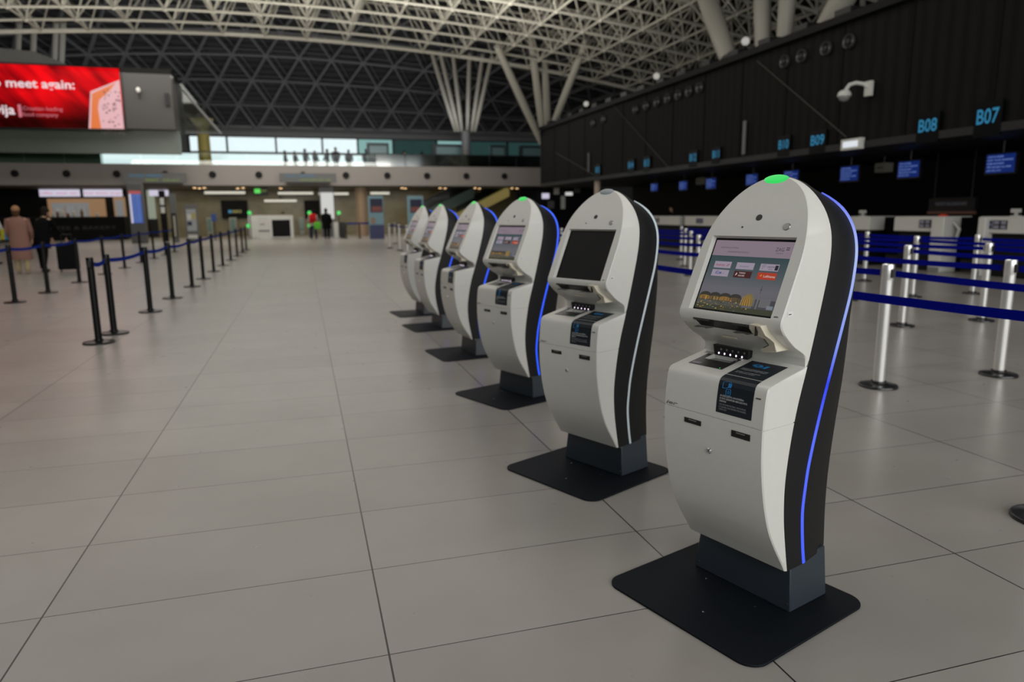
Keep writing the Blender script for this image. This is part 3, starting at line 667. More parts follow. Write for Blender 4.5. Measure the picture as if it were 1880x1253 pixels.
# portholes in the taupe band
pxs = [27, 122, 214, 303, 390, 475, 556, 635, 711, 784, 856, 926]
for k, x in enumerate(pxs):
    p = at(x, 318.5+k*0.2, 49.98)
    nozzle((p.x, 49.97, (zb0+zb1)/2+0.02), 0.2, (1, 0, 0), (0, 0, 1), 'round dark nozzle in the taupe mezzanine band, %s from the left' % ['first', 'second', 'third', 'fourth', 'fifth', 'sixth', 'seventh', 'eighth', 'ninth', 'tenth', 'eleventh', 'twelfth'][k], 'round nozzles in the mezzanine band', M_dark)

# ------------------------------------------------------------------ things at ground level far away
def slab(name, label, cat, x0, x1, y0, y1, Y, m, depth=0.2, group=None, ground=False, bevel=0.0):
    a = at(x0, y0, Y); c = at(x1, y1, Y); z0 = 0 if ground else c.z
    t = thing(name, label, cat, ((a.x+c.x)/2, Y, z0), 0, group); w = (c.x-a.x)/2
    q = B(); q.box(-w, w, 0, depth, 0, a.z-z0, m); q.out('body', t, bevel=bevel)
    t['w'] = w; t['h'] = a.z-z0; return t
def sub(t, name, u0, u1, v0, v1, m, d=0.02, label=None):   # a rectangle on the front, in fractions
    w, h = t['w'], t['h']; q = B(); q.box(-w+2*w*u0, -w+2*w*u1, -d, 0, h*v0, h*v1, m); o = q.out(name, t)
    return o
def letter(t, s, u, v, hh, m, u1=None, d=0.025, al='L'):
    w, h = t['w'], t['h']; q = B()
    q.text(s, frame((-w+2*w*u, -d, h*v), (1, 0, 0), (0, 0, 1)), h*hh, m, width=None if u1 is None else 2*w*(u1-u), align=al); q.out('lettering', t, smooth=None)
def clean(t):
    for k in ('w', 'h'):
        if k in t: del t[k]
M_lil = mat('lightbox_lilac', (0.62, 0.58, 0.72, 1), 0.4, emit=0.9)
M_wht = mat('lightbox_white', (0.8, 0.8, 0.78, 1), 0.4, emit=0.7)
M_shopbk = mat('shop_black', (0.004, 0.004, 0.004, 1), 0.5, spec=0.15)
# shop front
sh = slab('shop_front', 'black shop front with glowing fascia strips at the far left', 'shop', -130, 232, 343, 432, 55.0, M_shopbk, 2.0, ground=True)
sh['kind'] = 'structure'
clean(sh)
def onshop(name, x0, x1, y0, y1, m, Y=54.9, d=0.08):
    a = at(x0, y0, Y); c = at(x1, y1, Y); q = B(); q.box(a.x, c.x, Y, Y+d, c.z, a.z, m); return q
t = thing('light_box_sign', 'left lilac light box sign above the shop', 'light box', at(108, 354, 54.7), 0, 'lilac light boxes above the shop'); 
def mk(x0, x1, y0, y1, Y, d, m, par, name):
    a = at(x0, y0, Y); c = at(x1, y1, Y); L = par.location; q = B(); q.box(a.x-L.x, c.x-L.x, Y-L.y, Y+d-L.y, c.z-L.z, a.z-L.z, m); return q.out(name, par)
mk(71, 146, 348, 361, 54.7, 0.2, M_lil, t, 'panel')
q = B(); q.text('coffee  snack  bar', frame((-1.1, -0.02, -0.10), (1, 0, 0), (0, 0, 1)), 0.16, M_pk, width=2.2); q.out('lettering', t, smooth=None)
t = thing('light_box_sign', 'right lilac light box sign above the shop', 'light box', at(188, 354, 54.7), 0, 'lilac light boxes above the shop')
mk(152, 224, 348, 361, 54.7, 0.2, M_lil, t, 'panel')
q = B(); q.text('food  drinks  to go', frame((-1.1, -0.02, -0.10), (1, 0, 0), (0, 0, 1)), 0.16, M_pk, width=2.2); q.out('lettering', t, smooth=None)
M_shopwarm = mat('shop_interior_warm', (0.42, 0.24, 0.12, 1), 0.5, emit=0.55, )
t = thing('menu_display', 'warm lit picture display in the shop, left of the shop pillar', 'display', at(140, 384, 54.6))
mk(86, 194, 365, 402, 54.6, 0.4, M_shopwarm, t, 'frame'); mk(94, 165, 373, 398, 54.5, 0.08, mat('display_grey', (0.26, 0.27, 0.27, 1), 0.5, emit=0.6), t, 'picture')
L0 = t.location; q = B()
for k in range(10):
    x = 97+k*7; a = at(x, random.uniform(376, 384), 54.45); c = at(x+random.uniform(2, 5), 397, 54.45)
    q.box(a.x-L0.x, c.x-L0.x, -0.16, -0.12, c.z-L0.z, a.z-L0.z, mat(random.choice(['it_white', 'it_red', 'it_blue']), {'it_white': (0.5, 0.48, 0.45, 1)}.get('it_white'), 0.5, emit=0.5) if k % 3 else mat('it_rust', (0.35, 0.12, 0.08, 1), 0.5, emit=0.5))
q.out('products', t)
t = thing('menu_display', 'narrow warm lit display in the shop, right of the shop pillar', 'display', at(219, 384, 54.6)); mk(207, 231, 362, 402, 54.6, 0.4, M_shopwarm, t, 'frame'); mk(211, 228, 368, 398, 54.5, 0.08, MATS['display_grey'], t, 'picture')
t = thing('shop_counter', 'long black counter in front of the shop', 'counter', at(110, 432, 52)); t.location.z = 0
a = at(-110, 402, 52); c = at(229, 402, 52); q = B(); L0 = t.location; q.box(a.x-L0.x, c.x-L0.x, 0, 0.8, 0, a.z, M_shopbk); q.out('body', t, bevel=0.02)
q = B(); q.box(a.x-L0.x, c.x-L0.x, -0.05, 0.85, a.z, a.z+0.05, M_dark); q.out('counter_top', t)
q = B(); q.text('COFFEE & BAKERY', frame((-1.2, -0.03, 0.7), (1, 0, 0), (0, 0, 1)), 0.22, mat('dim_letters', (0.05, 0.05, 0.045, 1), 0.5), width=4.5); q.out('lettering', t, smooth=None)
for k, x in enumerate((94, 103, 112, 122, 133, 148, 176)):
    p = at(x, 401, 52); q = B(); hh = 0.25+0.12*(k % 3); q.lathe([(0.09, 0), (0.1, hh*0.7), (0.05, hh*0.8), (0.05, hh)], [MW, mat('jar_brown', (0.2, 0.1, 0.05, 1), 0.4)][k % 2], 10)
    tag(q.out('jar', loc=(p.x, 52.4, a.z+0.05)), '%s on the shop counter, %s from the left' % (['white jar', 'brown jar'][k % 2], ['first', 'second', 'third', 'fourth', 'fifth', 'sixth', 'seventh'][k]), 'jar', 'jars on the shop counter')
# flight information totem
t = slab('information_totem', 'grey totem with a tall blue flight table screen', 'totem', 231, 270, 336, 444, 44, mat('totem_grey', (0.10, 0.10, 0.10, 1), 0.4), 0.5, ground=True, bevel=0.03)
sub(t, 'screen', 0.12, 0.9, 0.34, 0.82, mat('fids_blue', (0.04, 0.09, 0.32, 1), 0.3, emit=0.9)); sub(t, 'header', 0.12, 0.9, 0.82, 0.87, mat('fids_red', (0.45, 0.08, 0.08, 1), 0.3, emit=0.8))
sub(t, 'side_column', 0.12, 0.24, 0.34, 0.82, M_lil, 0.03)
q = B(); w, h = t['w'], t['h']
for r in range(14): q.text(['10:15  LONDON', '10:40  PARIS', '11:05  VIENNA', '11:20  SPLIT', '12:00  MUNICH'][r % 5], frame((-w+2*w*0.27, -0.03, h*(0.79-0.033*r)), (1, 0, 0), (0, 0, 1)), 0.05, M_monw, width=w*1.1)
q.out('lettering', t, smooth=None); clean(t)
def hang_sign(label, x0, x1, y0, y1, Y, s1, s2, m, c1, c2):
    t = slab('hanging_sign', label, 'sign', x0, x1, y0, y1, Y, m, 0.25)
    letter(t, s1, 0.10, 0.58, 0.25, c1, 0.62); letter(t, s2, 0.36, 0.16, 0.22, c2, 0.9)
    w, h = t['w'], t['h']; q = B(); zz = zb0-0.06-t.location.z if Y > 50 else 6.0-t.location.z
    if Y > 50: q.tube([(-w*0.8, 0.1, h), (-w*0.8, 0.1, max(zz, h+0.1))], 0.02, M_dark, 6); q.tube([(w*0.8, 0.1, h), (w*0.8, 0.1, max(zz, h+0.1))], 0.02, M_dark, 6); q.out('hanger', t)
    else:
        q.box(-w*0.8, w*0.8, 0.25, 50-Y, h*0.02, h*0.14, M_dark); q.out('bracket', t)
    clean(t); return t
M_sg = mat('sign_grey', (0.12, 0.12, 0.115, 1), 0.4); M_lime = mat('sign_lime', (0.35, 0.55, 0.08, 1), 0.4, emit=0.5); M_sc = mat('sign_sky', (0.05, 0.35, 0.6, 1), 0.4, emit=0.5)
hang_sign('grey hanging direction sign above the blue flight totem', 225, 342, 317, 336, 48.6, 'DOLASCI  ARRIVALS', 'EXIT  IZLAZ', M_sg, M_sc, M_lime)
hang_sign('grey hanging direction sign right of the middle of the mezzanine band', 512, 618, 318, 335, 48.6, 'ODLASCI  DEPARTURES', 'GATES 20-40', M_sg, M_sc, M_lime)
t = slab('exit_sign', 'small dark hanging sign with a green panel', 'sign', 463, 493, 343, 359, 52, M_dark, 0.2); sub(t, 'green_panel', 0.12, 0.5, 0.25, 0.75, mat('exit_green', (0.1, 0.75, 0.1, 1), 0.4, emit=0.9)); letter(t, 'EXIT', 0.58, 0.4, 0.25, M_lime, 0.9); clean(t)
# pillars under sign
t = slab('lit_pillar', 'white lit pillar behind the red backpack person', 'pillar', 586, 617, 340, 436, 50.5, M_sg, 0.6, ground=True); sub(t, 'light_panel', 0.05, 0.95, 0.35, 0.86, M_wht); clean(t)
q = B(); p = gp(665, 436); xa = at(655, 400, 50.6).x; xb = at(675, 400, 50.6).x; q.lathe([((xb-xa)/2, 0), ((xb-xa)/2, zb0-0.07)], mat('column_tan', (0.36, 0.25, 0.16, 1), 0.5), 20)
tag(q.out('round_column', loc=((xa+xb)/2, 50.9, 0)), 'tan round column holding up the mezzanine', 'column')
for xa, xb, lab in ((405, 456, 'black board with a small blue and yellow logo'), (558, 588, 'black board behind the two travellers')):
    t = slab('black_board', lab, 'board', xa, xb, 368, 401, 57.18, M_shopbk, 0.3)
    if xa < 500:
        sub(t, 'emblem', 0.26, 0.38, 0.3, 0.46, M_sc); letter(t, 'INFO', 0.42, 0.30, 0.16, mat('logo_yellow', (0.5, 0.45, 0.15, 1), 0.4, emit=0.8), 0.75)
    clean(t)
t = slab('service_desk', 'white service desk at the back of the hall', 'desk', 455, 540, 396, 437, 50.0, M_desk, 0.8, ground=True, bevel=0.02); sub(t, 'recess', 0.52, 0.93, 0.05, 0.8, M_shopbk, 0.01); clean(t)
t = slab('white_kiosk_stand', 'white information stand with a small red mark', 'stand', 473, 496, 397, 438, 46.5, MW, 0.3, ground=True, bevel=0.01); sub(t, 'dark_band', 0, 1, 0.36, 0.40, M_dark); letter(t, 'INFO', 0.2, 0.62, 0.07, mat('dark_red', (0.25, 0.01, 0.01, 1), 0.5), 0.6); clean(t)
t = slab('white_kiosk_stand', 'white low cabinet right of the black person', 'stand', 612, 622, 408, 437, 46, MW, 0.4, ground=True); sub(t, 'door', 0.1, 0.9, 0.1, 0.9, M_desk); clean(t)
t = slab('litter_bin', 'dark litter bin right of the white low cabinet', 'bin', 624, 634, 408, 436, 47, M_dark, 0.4, ground=True, bevel=0.03); sub(t, 'flap', 0.2, 0.8, 0.75, 0.88, M_black); clean(t)
def poster(label, x0, x1, y0, y1, Y, base, items):
    t = slab('poster_totem', label, 'totem', x0, x1, y0, y1, Y, base, 0.2, ground=True, bevel=0.01)
    for k, (u0, u1, v0, v1, m) in enumerate(items): sub(t, 'poster_panel', u0, u1, v0, v1, m, 0.012+0.004*k)
    clean(t); return t
M_sky = mat('poster_sky', (0.22, 0.38, 0.46, 1), 0.5); M_cork = mat('poster_tan', (0.35, 0.25, 0.16, 1), 0.5); M_rust = mat('poster_rust', (0.25, 0.07, 0.06, 1), 0.5)
poster('dark totem with an upright white poster left of the notice totem', 309, 329, 356, 444, 44.5, M_sg, [(0.15, 0.85, 0.1, 0.6, M_shopbk), (0.4, 0.7, 0.12, 0.55, mat('poster_pale', (0.45, 0.42, 0.33, 1), 0.5))])
poster('grey notice totem with white and navy sheets', 338, 366, 376, 441, 44.5, M_sg, [(0.1, 0.9, 0.3, 0.88, mat('poster_lightgrey', (0.36, 0.38, 0.40, 1), 0.5)), (0.15, 0.5, 0.6, 0.75, MW), (0.15, 0.5, 0.45, 0.55, M_navy), (0.55, 0.85, 0.62, 0.78, mat('poster_yellow', (0.45, 0.38, 0.1, 1), 0.5)), (0.1, 0.9, 0.1, 0.2, MW)])
poster('black display cabinet with two white sheets right of the flight totem', 290, 310, 350, 444, 46.5, M_shopbk, [(0.15, 0.85, 0.72, 0.86, MW), (0.15, 0.85, 0.56, 0.68, MW)])
poster('tall pale blue poster with navy picture blocks left of the farthest kiosk', 676, 706, 360, 436, 44, M_sky, [(0.1, 0.95, 0.62, 0.94, M_navy), (0.2, 0.9, 0.64, 0.76, M_rust), (0.0, 1.0, 0.0, 0.33, mat('poster_navy', (0.05, 0.06, 0.16, 1), 0.5)), (0.1, 0.4, 0.36, 0.5, M_cork)])
poster('tall pale blue poster just behind the farthest kiosk', 748, 779, 360, 436, 45, M_sky, [(0.15, 0.9, 0.6, 0.92, M_navy), (0.2, 0.85, 0.62, 0.74, M_rust)])
M_grn = mat('indicator_green', (0.08, 0.8, 0.15, 1), 0.4, emit=0.9)
for k, (x, y) in enumerate(((458, 391), (456, 415), (568, 391), (568, 414), (622, 391))):
    p = at(x, y, 49+0.4*(k % 2)); q = B(); q.M = frame((0, 0, 0), (1, 0, 0), (0, 0, 1)); q.lathe([(0, 0.02), (0.13, 0.02), (0.13, 0), (0, 0)], M_grn, 12); q.M = Matrix.Identity(4); q.box(-0.03, 0.03, 0.0, 0.06, -p.z, 0, M_dark)
    tag(q.out('status_lamp', loc=p), 'green round status lamp on a slim post, %s' % ['upper, right of the black board', 'lower, right of the black board', 'upper, left of the red backpack', 'lower, left of the red backpack', 'right of the lit pillar'][k], 'lamp', 'green status lamps at the back')
# gates
for k, (x0, x1) in enumerate(((378, 392), (420, 436), (548, 560))):
    t = slab('passage_gate', 'pale passage gate %s' % ['left of the black board', 'under the black board', 'left of the red backpack person'][k], 'gate', x0, x1, 400, 433, 55, mat('gate_grey', (0.30, 0.31, 0.29, 1), 0.3), 1.0, 'passage gates at the back', ground=True, bevel=0.05); sub(t, 'glass_wing', 0.2, 0.8, 0.3, 0.95, mat('gate_teal', (0.15, 0.26, 0.26, 1), 0.2)); clean(t)
# escalators at right back
def escalator(label, x0, y0, x1, y1, Y, m, ms):
    a = at(x0, y0, Y); c = at(x1, y1, Y); t = thing('escalator', label, 'escalator', (0, Y, 0))
    q = B()
    q.prism([(a.x, a.z), (c.x, c.z), (c.x, c.z-0.75), (a.x, a.z-0.75)], 0, -1.2, m)
    for v in q.bm.verts: v.co = Vector((v.co.x, -v.co.z, v.co.y))
    q.out('truss_cladding', t)
    q = B(); q.prism([(a.x, a.z), (c.x, c.z), (c.x, c.z+0.7), (a.x, a.z+0.7)], -0.02, -0.04, ms)
    for v in q.bm.verts: v.co = Vector((v.co.x, -v.co.z, v.co.y))
    q.out('glass_side', t)
    q = B(); q.tube([(a.x, 0, a.z+0.72), (c.x, 0, c.z+0.72)], 0.05, M_black, 8); q.out('handrail', t)
escalator('green glass sided escalator rising behind the far kiosks', 757, 398, 870, 344, 51.5, mat('esc_green', (0.06, 0.10, 0.08, 1), 0.3), M_gglass)
escalator('escalator with a yellow lit underside behind the far kiosks', 838, 392, 935, 342, 53.0, mat('esc_yellow', (0.42, 0.33, 0.10, 1), 0.4, emit=0.35), M_gglass)
q = B(); q.box(-3.4, 3.2, 0, 0.2, 0, zb0-0.1, M_vblack); p = at(1000, 430, 55); struct(q.out('wall_shop_right', loc=(p.x+0.2, 51.2, 0)), 'dark shop interior at the far right end')
for k, (x, y, w, h) in enumerate(((1002, 360, 14, 10), (1022, 351, 10, 12), (1012, 376, 12, 14), (1034, 372, 8, 24), (1045, 356, 14, 6), (1060, 350, 12, 9))):
    p = at(x, y, 50.6); q = B(); s = 50.6/1296; q.box(-w*s/2, w*s/2, 0, 0.1, -h*s/2, h*s/2, [M_lil, MW, M_sg, MW, M_wht, M_sg][k]); q.box(-0.02, 0.02, 0.03, 0.07, h*s/2, zb0-p.z-0.05, M_dark)
    tag(q.out('hanging_sign', loc=p), '%s hanging panel in the dark shop beyond the second kiosk, %s' % (['lilac', 'white', 'grey', 'tall white', 'glowing white', 'small grey'][k], ['leftmost upper', 'second upper', 'leftmost lower', 'rightmost lower', 'third upper', 'rightmost upper'][k]), 'panel')
t = thing('light_box_sign', 'short lilac light box sign right of the flight totem', 'light box', at(290, 354, 54.7)); mk(273, 309, 349, 360, 54.7, 0.2, M_lil, t, 'panel')
q = B(); q.tube([(0, 0.1, 0.2), (0, 0.1, zb0-0.06-t.location.z)], 0.02, M_dark, 6); q.out('hanger', t)
t = thing('shop_window', 'pale green shop window right of the flight totem', 'window', (at(273, 400, 57.3).x, 57.3, 0))
a = at(273, 346, 57.3); c = at(292, 402, 57.3); q = B(); q.box(0, c.x-a.x, 0, 0.15, c.z, a.z, mat('window_glow', (0.32, 0.36, 0.28, 1), 0.4, emit=0.7)); q.out('pane', t)
q = B(); q.box(-0.08, c.x-a.x+0.08, 0.02, 0.18, 0, c.z, M_dark); q.box(-0.08, 0, 0.02, 0.18, 0, a.z, M_dark); q.out('frame', t)
p = gp(396, 441); t = thing('sign_post', 'small blue sign on a thin black post near the far belts', 'sign', (p.x, p.y, 0))
q = B(); q.lathe([(0.16, 0), (0.16, 0.02), (0.025, 0.03), (0.025, 1.15)], M_postk, 16); q.out('post', t); q = B(); q.box(-0.15, 0.15, -0.01, 0.02, 1.15, 1.6, mat('sign_blue', (0.02, 0.06, 0.22, 1), 0.4)); q.out('sign_plate', t)

# ------------------------------------------------------------------ people
SKIN = mat('skin', (0.55, 0.33, 0.23, 1), 0.5)
def skin_body(name, joints, edges, m, parent):
    me = bpy.data.meshes.new(name); me.from_pydata([j[0] for j in joints], edges, []); o = bpy.data.objects.new(name, me); COL.objects.link(o)
    md = o.modifiers.new('skin', 'SKIN'); md.use_smooth_shade = True
    sv = me.skin_vertices[0].data
    for v, j in zip(sv, joints): v.radius = (j[1], j[1] if len(j) < 3 else j[2])
    sv[0].use_root = True
    sd = o.modifiers.new('sub', 'SUBSURF'); sd.levels = 1; sd.render_levels = 1
    bpy.context.view_layer.update(); dg = bpy.context.evaluated_depsgraph_get()
    nm = bpy.data.meshes.new_from_object(o.evaluated_get(dg)); nm.materials.clear(); nm.materials.append(m)
    for p in nm.polygons: p.use_smooth = True
    o.modifiers.clear(); o.data = nm; bpy.data.meshes.remove(me); o.parent = parent
    return o
def person(label, loc, rz, H, top, bottom, hair, coat_len=0.45, lean=0.0, hat=None, shoe=None, arm=0.15, stride=0.1, coat_r=1.0, sit=False):
    """local: faces -y"""
    t = thing('person', label, 'person', loc, rz); k = H/1.75
    L = lambda z: -lean*max(0, z-0.9)
    J = [((0, L(0.95), 0.95), 0.13, 0.10), ((0, L(1.2), 1.2), 0.12, 0.10), ((0, L(1.4), 1.40), 0.14, 0.09), ((0, L(1.5), 1.50), 0.055), ((0, L(1.56)-0.01, 1.57), 0.075, 0.085), ((0, L(1.66)-0.015, 1.67), 0.085, 0.095), ((0, L(1.74), 1.74), 0.05)]
    E = [(0, 1), (1, 2), (2, 3), (3, 4), (4, 5), (5, 6)]
    for sx_ in (-1, 1):
        n = len(J); st = stride*sx_
        J += [((0.10*sx_, 0, 0.90), 0.09), ((0.11*sx_, -st*0.5-0.02, 0.48), 0.06), ((0.11*sx_, -st+0.02, 0.09), 0.042), ((0.11*sx_, -st-0.13, 0.04), 0.04, 0.03)]
        E += [(0, n), (n, n+1), (n+1, n+2), (n+2, n+3)]
        n = len(J); sh = (0.20*sx_, L(1.42), 1.42)
        el = (0.25*sx_, L(1.42)-arm*0.3, 1.14); wr = (0.24*sx_, L(1.42)-arm-0.06, 0.92)
        J += [(sh, 0.055), (el, 0.042), (wr, 0.028), ((wr[0], wr[1]-0.02, wr[2]-0.07), 0.035, 0.02)]
        E += [(2, n), (n, n+1), (n+1, n+2), (n+2, n+3)]
        h = J[-1][0]
        for f in range(4):
            J.append(((h[0]-0.002, h[1]-0.028+0.019*f, h[2]-0.05-0.008*(1 if f in (1, 2) else 0)), 0.009)); E.append((n+3, len(J)-1))
            p_ = J[-1][0]; J.append(((p_[0]-0.012*sx_, p_[1], p_[2]-0.035), 0.008)); E.append((len(J)-2, len(J)-1))
        J.append(((h[0]-0.01*sx_, h[1]-0.05, h[2]-0.01), 0.010)); E.append((n+3, len(J)-1))
    J = [tuple([tuple(c*k for c in j[0])]+[r*k for r in j[1:]]) for j in J]
    skin_body('body', J, E, SKIN, t)
    q = B()   # coat
    rings = []
    for z, rx, ry in ((1.50, 0.07, 0.07), (1.46, 0.15, 0.10), (1.40, 0.215, 0.125), (1.25, 0.205, 0.14), (1.05, 0.19, 0.14), (0.95-0, 0.20, 0.15), (0.95-coat_len*0.5, 0.215, 0.165), (0.95-coat_len, 0.225, 0.175)):
        rings.append([(rx*coat_r*k*math.cos(a*PI/8), (L(z)+0)*k+ry*coat_r*k*math.sin(a*PI/8), z*k) for a in range(16)])
    q.rings(rings, top); q.out('coat', t)
    for sx_ in (-1, 1):
        sh = Vector((0.20*sx_, L(1.42), 1.43))*k; el = Vector((0.262*sx_, L(1.42)-arm*0.3, 1.14))*k; wr = Vector((0.242*sx_, L(1.42)-arm-0.055, 0.94))*k
        q = B(); q.tube([sh, (sh+el)/2, el, (el+wr)/2, wr], [0.075*k, 0.07*k, 0.062*k, 0.055*k, 0.047*k], top, 12); q.out('sleeve', t)
        st = stride*sx_
        q = B(); q.tube([Vector((0.10*sx_, 0, 0.95))*k, Vector((0.11*sx_, -st*0.5-0.02, 0.48))*k, Vector((0.11*sx_, -st+0.02, 0.10))*k], [0.115*k, 0.082*k, 0.068*k], bottom, 12); q.out('trouser_leg', t)
        q = B(); q.ball(((0.11*sx_)*k, (-st-0.05)*k, 0.045*k), (0.05*k, 0.135*k, 0.045*k), shoe or M_shopbk); q.out('shoe', t)
    q = B(); hy = L(1.68); q.ball((0, (hy+0.02)*k, 1.69*k), (0.098*k, 0.105*k, 0.10*k), hat or hair); q.ball((0, (hy+0.06)*k, 1.60*k), (0.09*k, 0.06*k, 0.12*k), hair); q.out('hat' if hat else 'hair', t)
    q = B(); q.ball((0, (hy-0.115)*k, 1.635*k), (0.014*k, 0.02*k, 0.02*k), SKIN, 8, 5); q.out('nose', t)
    for sx_ in (-1, 1):
        q = B(); q.ball((0.033*sx_*k, (hy-0.098)*k, 1.665*k), 0.011*k, M_inkd, 8, 5); q.out('eye', t)
    q = B(); q.ball((0, (hy-0.10)*k, 1.59*k), (0.025*k, 0.008*k, 0.006*k), mat('lips', (0.35, 0.1, 0.08, 1), 0.5), 8, 5); q.out('mouth', t)
    return t
C = lambda n, r, g, b_: mat(n, (r, g, b_, 1), 0.85, spec=0.1)
def ground_at(x, y): p = gp(x, y); return (p.x, p.y, 0)
p = ground_at(44, 503)
person('person seen from behind in a long dusty pink coat and cream boots', p, PI+0.15, 1.74, C('pink_coat', 0.27, 0.145, 0.115), C('cream_trousers', 0.42, 0.34, 0.2), C('hair_brown', 0.08, 0.04, 0.02), 0.56, hat=C('hat_tan', 0.35, 0.19, 0.10), shoe=C('boot_cream', 0.45, 0.38, 0.25), coat_r=1.12, stride=0.06)
p = ground_at(82, 500)
person('person in dark clothes bending over a black luggage trolley', (p[0], p[1], 0), PI-0.5, 1.72, C('coat_black', 0.003, 0.003, 0.0035), C('trousers_black', 0.003, 0.003, 0.0035), C('hair_dark', 0.02, 0.015, 0.01), 0.3, lean=0.35, arm=0.35, coat_r=1.15)
p2 = ground_at(-6, 486)
person('person in a white jacket at the left picture edge', p2, PI-0.6, 1.75, C('jacket_white', 0.5, 0.5, 0.48), C('trousers_dark', 0.01, 0.01, 0.012), C('hair_auburn', 0.2, 0.08, 0.04), 0.2, arm=0.3)
# trolley, suitcase
t = thing('suitcase', 'large black suitcase standing beside the person in dark clothes', 'suitcase', (p[0]+0.62, p[1]-0.05, 0), 0.2)
q = B(); q.box(-0.25, 0.25, -0.15, 0.15, 0.06, 0.78, C('case_black', 0.007, 0.007, 0.008)); q.out('shell', t, bevel=0.04)
q = B(); q.tube([(-0.12, 0.1, 0.78), (-0.12, 0.1, 1.0), (0.12, 0.1, 1.0), (0.12, 0.1, 0.78)], 0.012, M_dark, 8); q.out('handle', t)
for sx_ in (-1, 1):
    for sy in (-1, 1): q = B(); q.M = Matrix.Translation((0.19*sx_, 0.1*sy, 0.03)) @ Matrix.Rotation(PI/2, 4, 'Y'); q.lathe([(0.03, -0.012), (0.03, 0.012)], M_black, 12); q.out('wheel', t)
t = thing('shopping_bag', 'yellow and blue bag hanging at the left picture edge', 'bag', (p2[0]+0.42, p2[1]-0.15, 0.78))
q = B(); q.box(-0.14, 0.14, -0.06, 0.06, 0, 0.32, C('bag_yellow', 0.45, 0.4, 0.03)); q.out('bag_body', t, bevel=0.02)
q = B(); q.box(-0.02, 0.145, -0.066, -0.06, 0, 0.22, C('bag_blue', 0.03, 0.2, 0.4)); q.out('blue_print', t)
q = B(); q.tube([(-0.07, 0, 0.32), (-0.05, 0, 0.44), (0.05, 0, 0.44), (0.07, 0, 0.32)], 0.008, M_dark, 6); q.out('strap', t)
pr_ = ground_at(577, 439)
person('person in a pale top carrying a red backpack near the lit pillar', pr_, PI+0.3, 1.78, C('top_pale', 0.45, 0.4, 0.33), C('jeans', 0.02, 0.03, 0.07), C('hair_black', 0.015, 0.01, 0.01), 0.15)
t = thing('backpack', 'bright red backpack worn by the person near the lit pillar', 'backpack', (pr_[0]-0.03, pr_[1]-0.33, 1.0))
q = B(); q.box(-0.2, 0.2, -0.1, 0.12, 0, 0.55, C('pack_red', 0.55, 0.015, 0.02)); q.out('pack', t, bevel=0.06)
q = B(); q.box(-0.14, 0.14, -0.14, -0.1, 0.05, 0.28, C('pack_red_dark', 0.35, 0.01, 0.015)); q.out('front_pocket', t, bevel=0.02)
pk = ground_at(601, 439)
person('person in black standing before the lit pillar', pk, PI-0.2, 1.85, MATS['coat_black'], MATS['trousers_black'], MATS['hair_dark'], 0.35, coat_r=1.2)
t = thing('backpack', 'lime green bag held between the two far travellers', 'backpack', (pk[0]-0.55, pk[1]-0.3, 0.62))
q = B(); q.box(-0.2, 0.2, -0.1, 0.1, 0, 0.42, C('bag_lime', 0.12, 0.5, 0.05)); q.out('pack', t, bevel=0.05); q = B(); q.tube([(-0.1, 0, 0.42), (0, 0, 0.52), (0.1, 0, 0.42)], 0.015, M_dark, 6); q.out('strap', t)
ps = atx(1233, 383, 15.6)
person('check-in clerk in dark clothes behind the far desks', (15.6, ps.y, 0.0), -PI/2, 1.72, MATS['coat_black'], MATS['trousers_black'], MATS['hair_dark'], 0.2)
pc = at(520, 402, 51.4)
person('clerk in dark red behind the white service desk', (pc.x, 51.5, 0), 0, 1.66, C('top_wine', 0.12, 0.02, 0.02), MATS['trousers_black'], MATS['hair_dark'], 0.2)
sil = [(523, 1.68), (541, 1.6), (560, 1.75), (578, 1.7), (600, 1.8), (616, 1.9), (640, 1.82), (672, 1.85), (708, 1.7), (742, 1.8), (775, 1.7)]
for k, (x, h) in enumerate(sil):
    p = at(x, 280, 59.2 - (k % 3)*0.5)
    person('dark figure on the mezzanine against the bright windows, %s from the left' % ['first', 'second', 'third', 'fourth', 'fifth', 'sixth', 'seventh', 'eighth', 'ninth', 'tenth', 'eleventh'][k], (p.x, p.y, zb1+0.004), random.uniform(0, 6.2), h, MATS['coat_black'], MATS['trousers_black'], MATS['hair_dark'], 0.3)
for k, (x, w, lab) in enumerate(((375, 0.5, 'yellow column on the mezzanine left of the bright windows'), (690, 0.8, 'dark cabinet on the mezzanine near the windows'), (820, 1.4, 'long dark kiosk on the mezzanine'), (965, 0.9, 'dark cabinet at the right end of the mezzanine'), (905, 0.6, 'narrow dark cabinet on the mezzanine'))):
    p = at(x, 270, 56.5); q = B(); m = mat('yellow_column', (0.45, 0.36, 0.08, 1), 0.5) if k == 0 else mat('mezz_dark', (0.02, 0.03, 0.03, 1), 0.4)
    q.box(-w, w, -0.3, 0.3, 0, 3.2 if k == 0 else 2.0, m) if k else q.lathe([(0.45, 0), (0.4, 3.0), (0.8, 3.6)], m, 14)
    if k: q.box(-w*0.8, w*0.8, -0.32, -0.3, 1.1, 1.8, MATS['gate_teal'])
    tag(q.out('yellow_pillar' if k == 0 else 'cabinet', loc=(p.x, 55.2 if k else 56.5, zb1+0.004), bevel=0.03), lab, 'column' if k == 0 else 'cabinet')

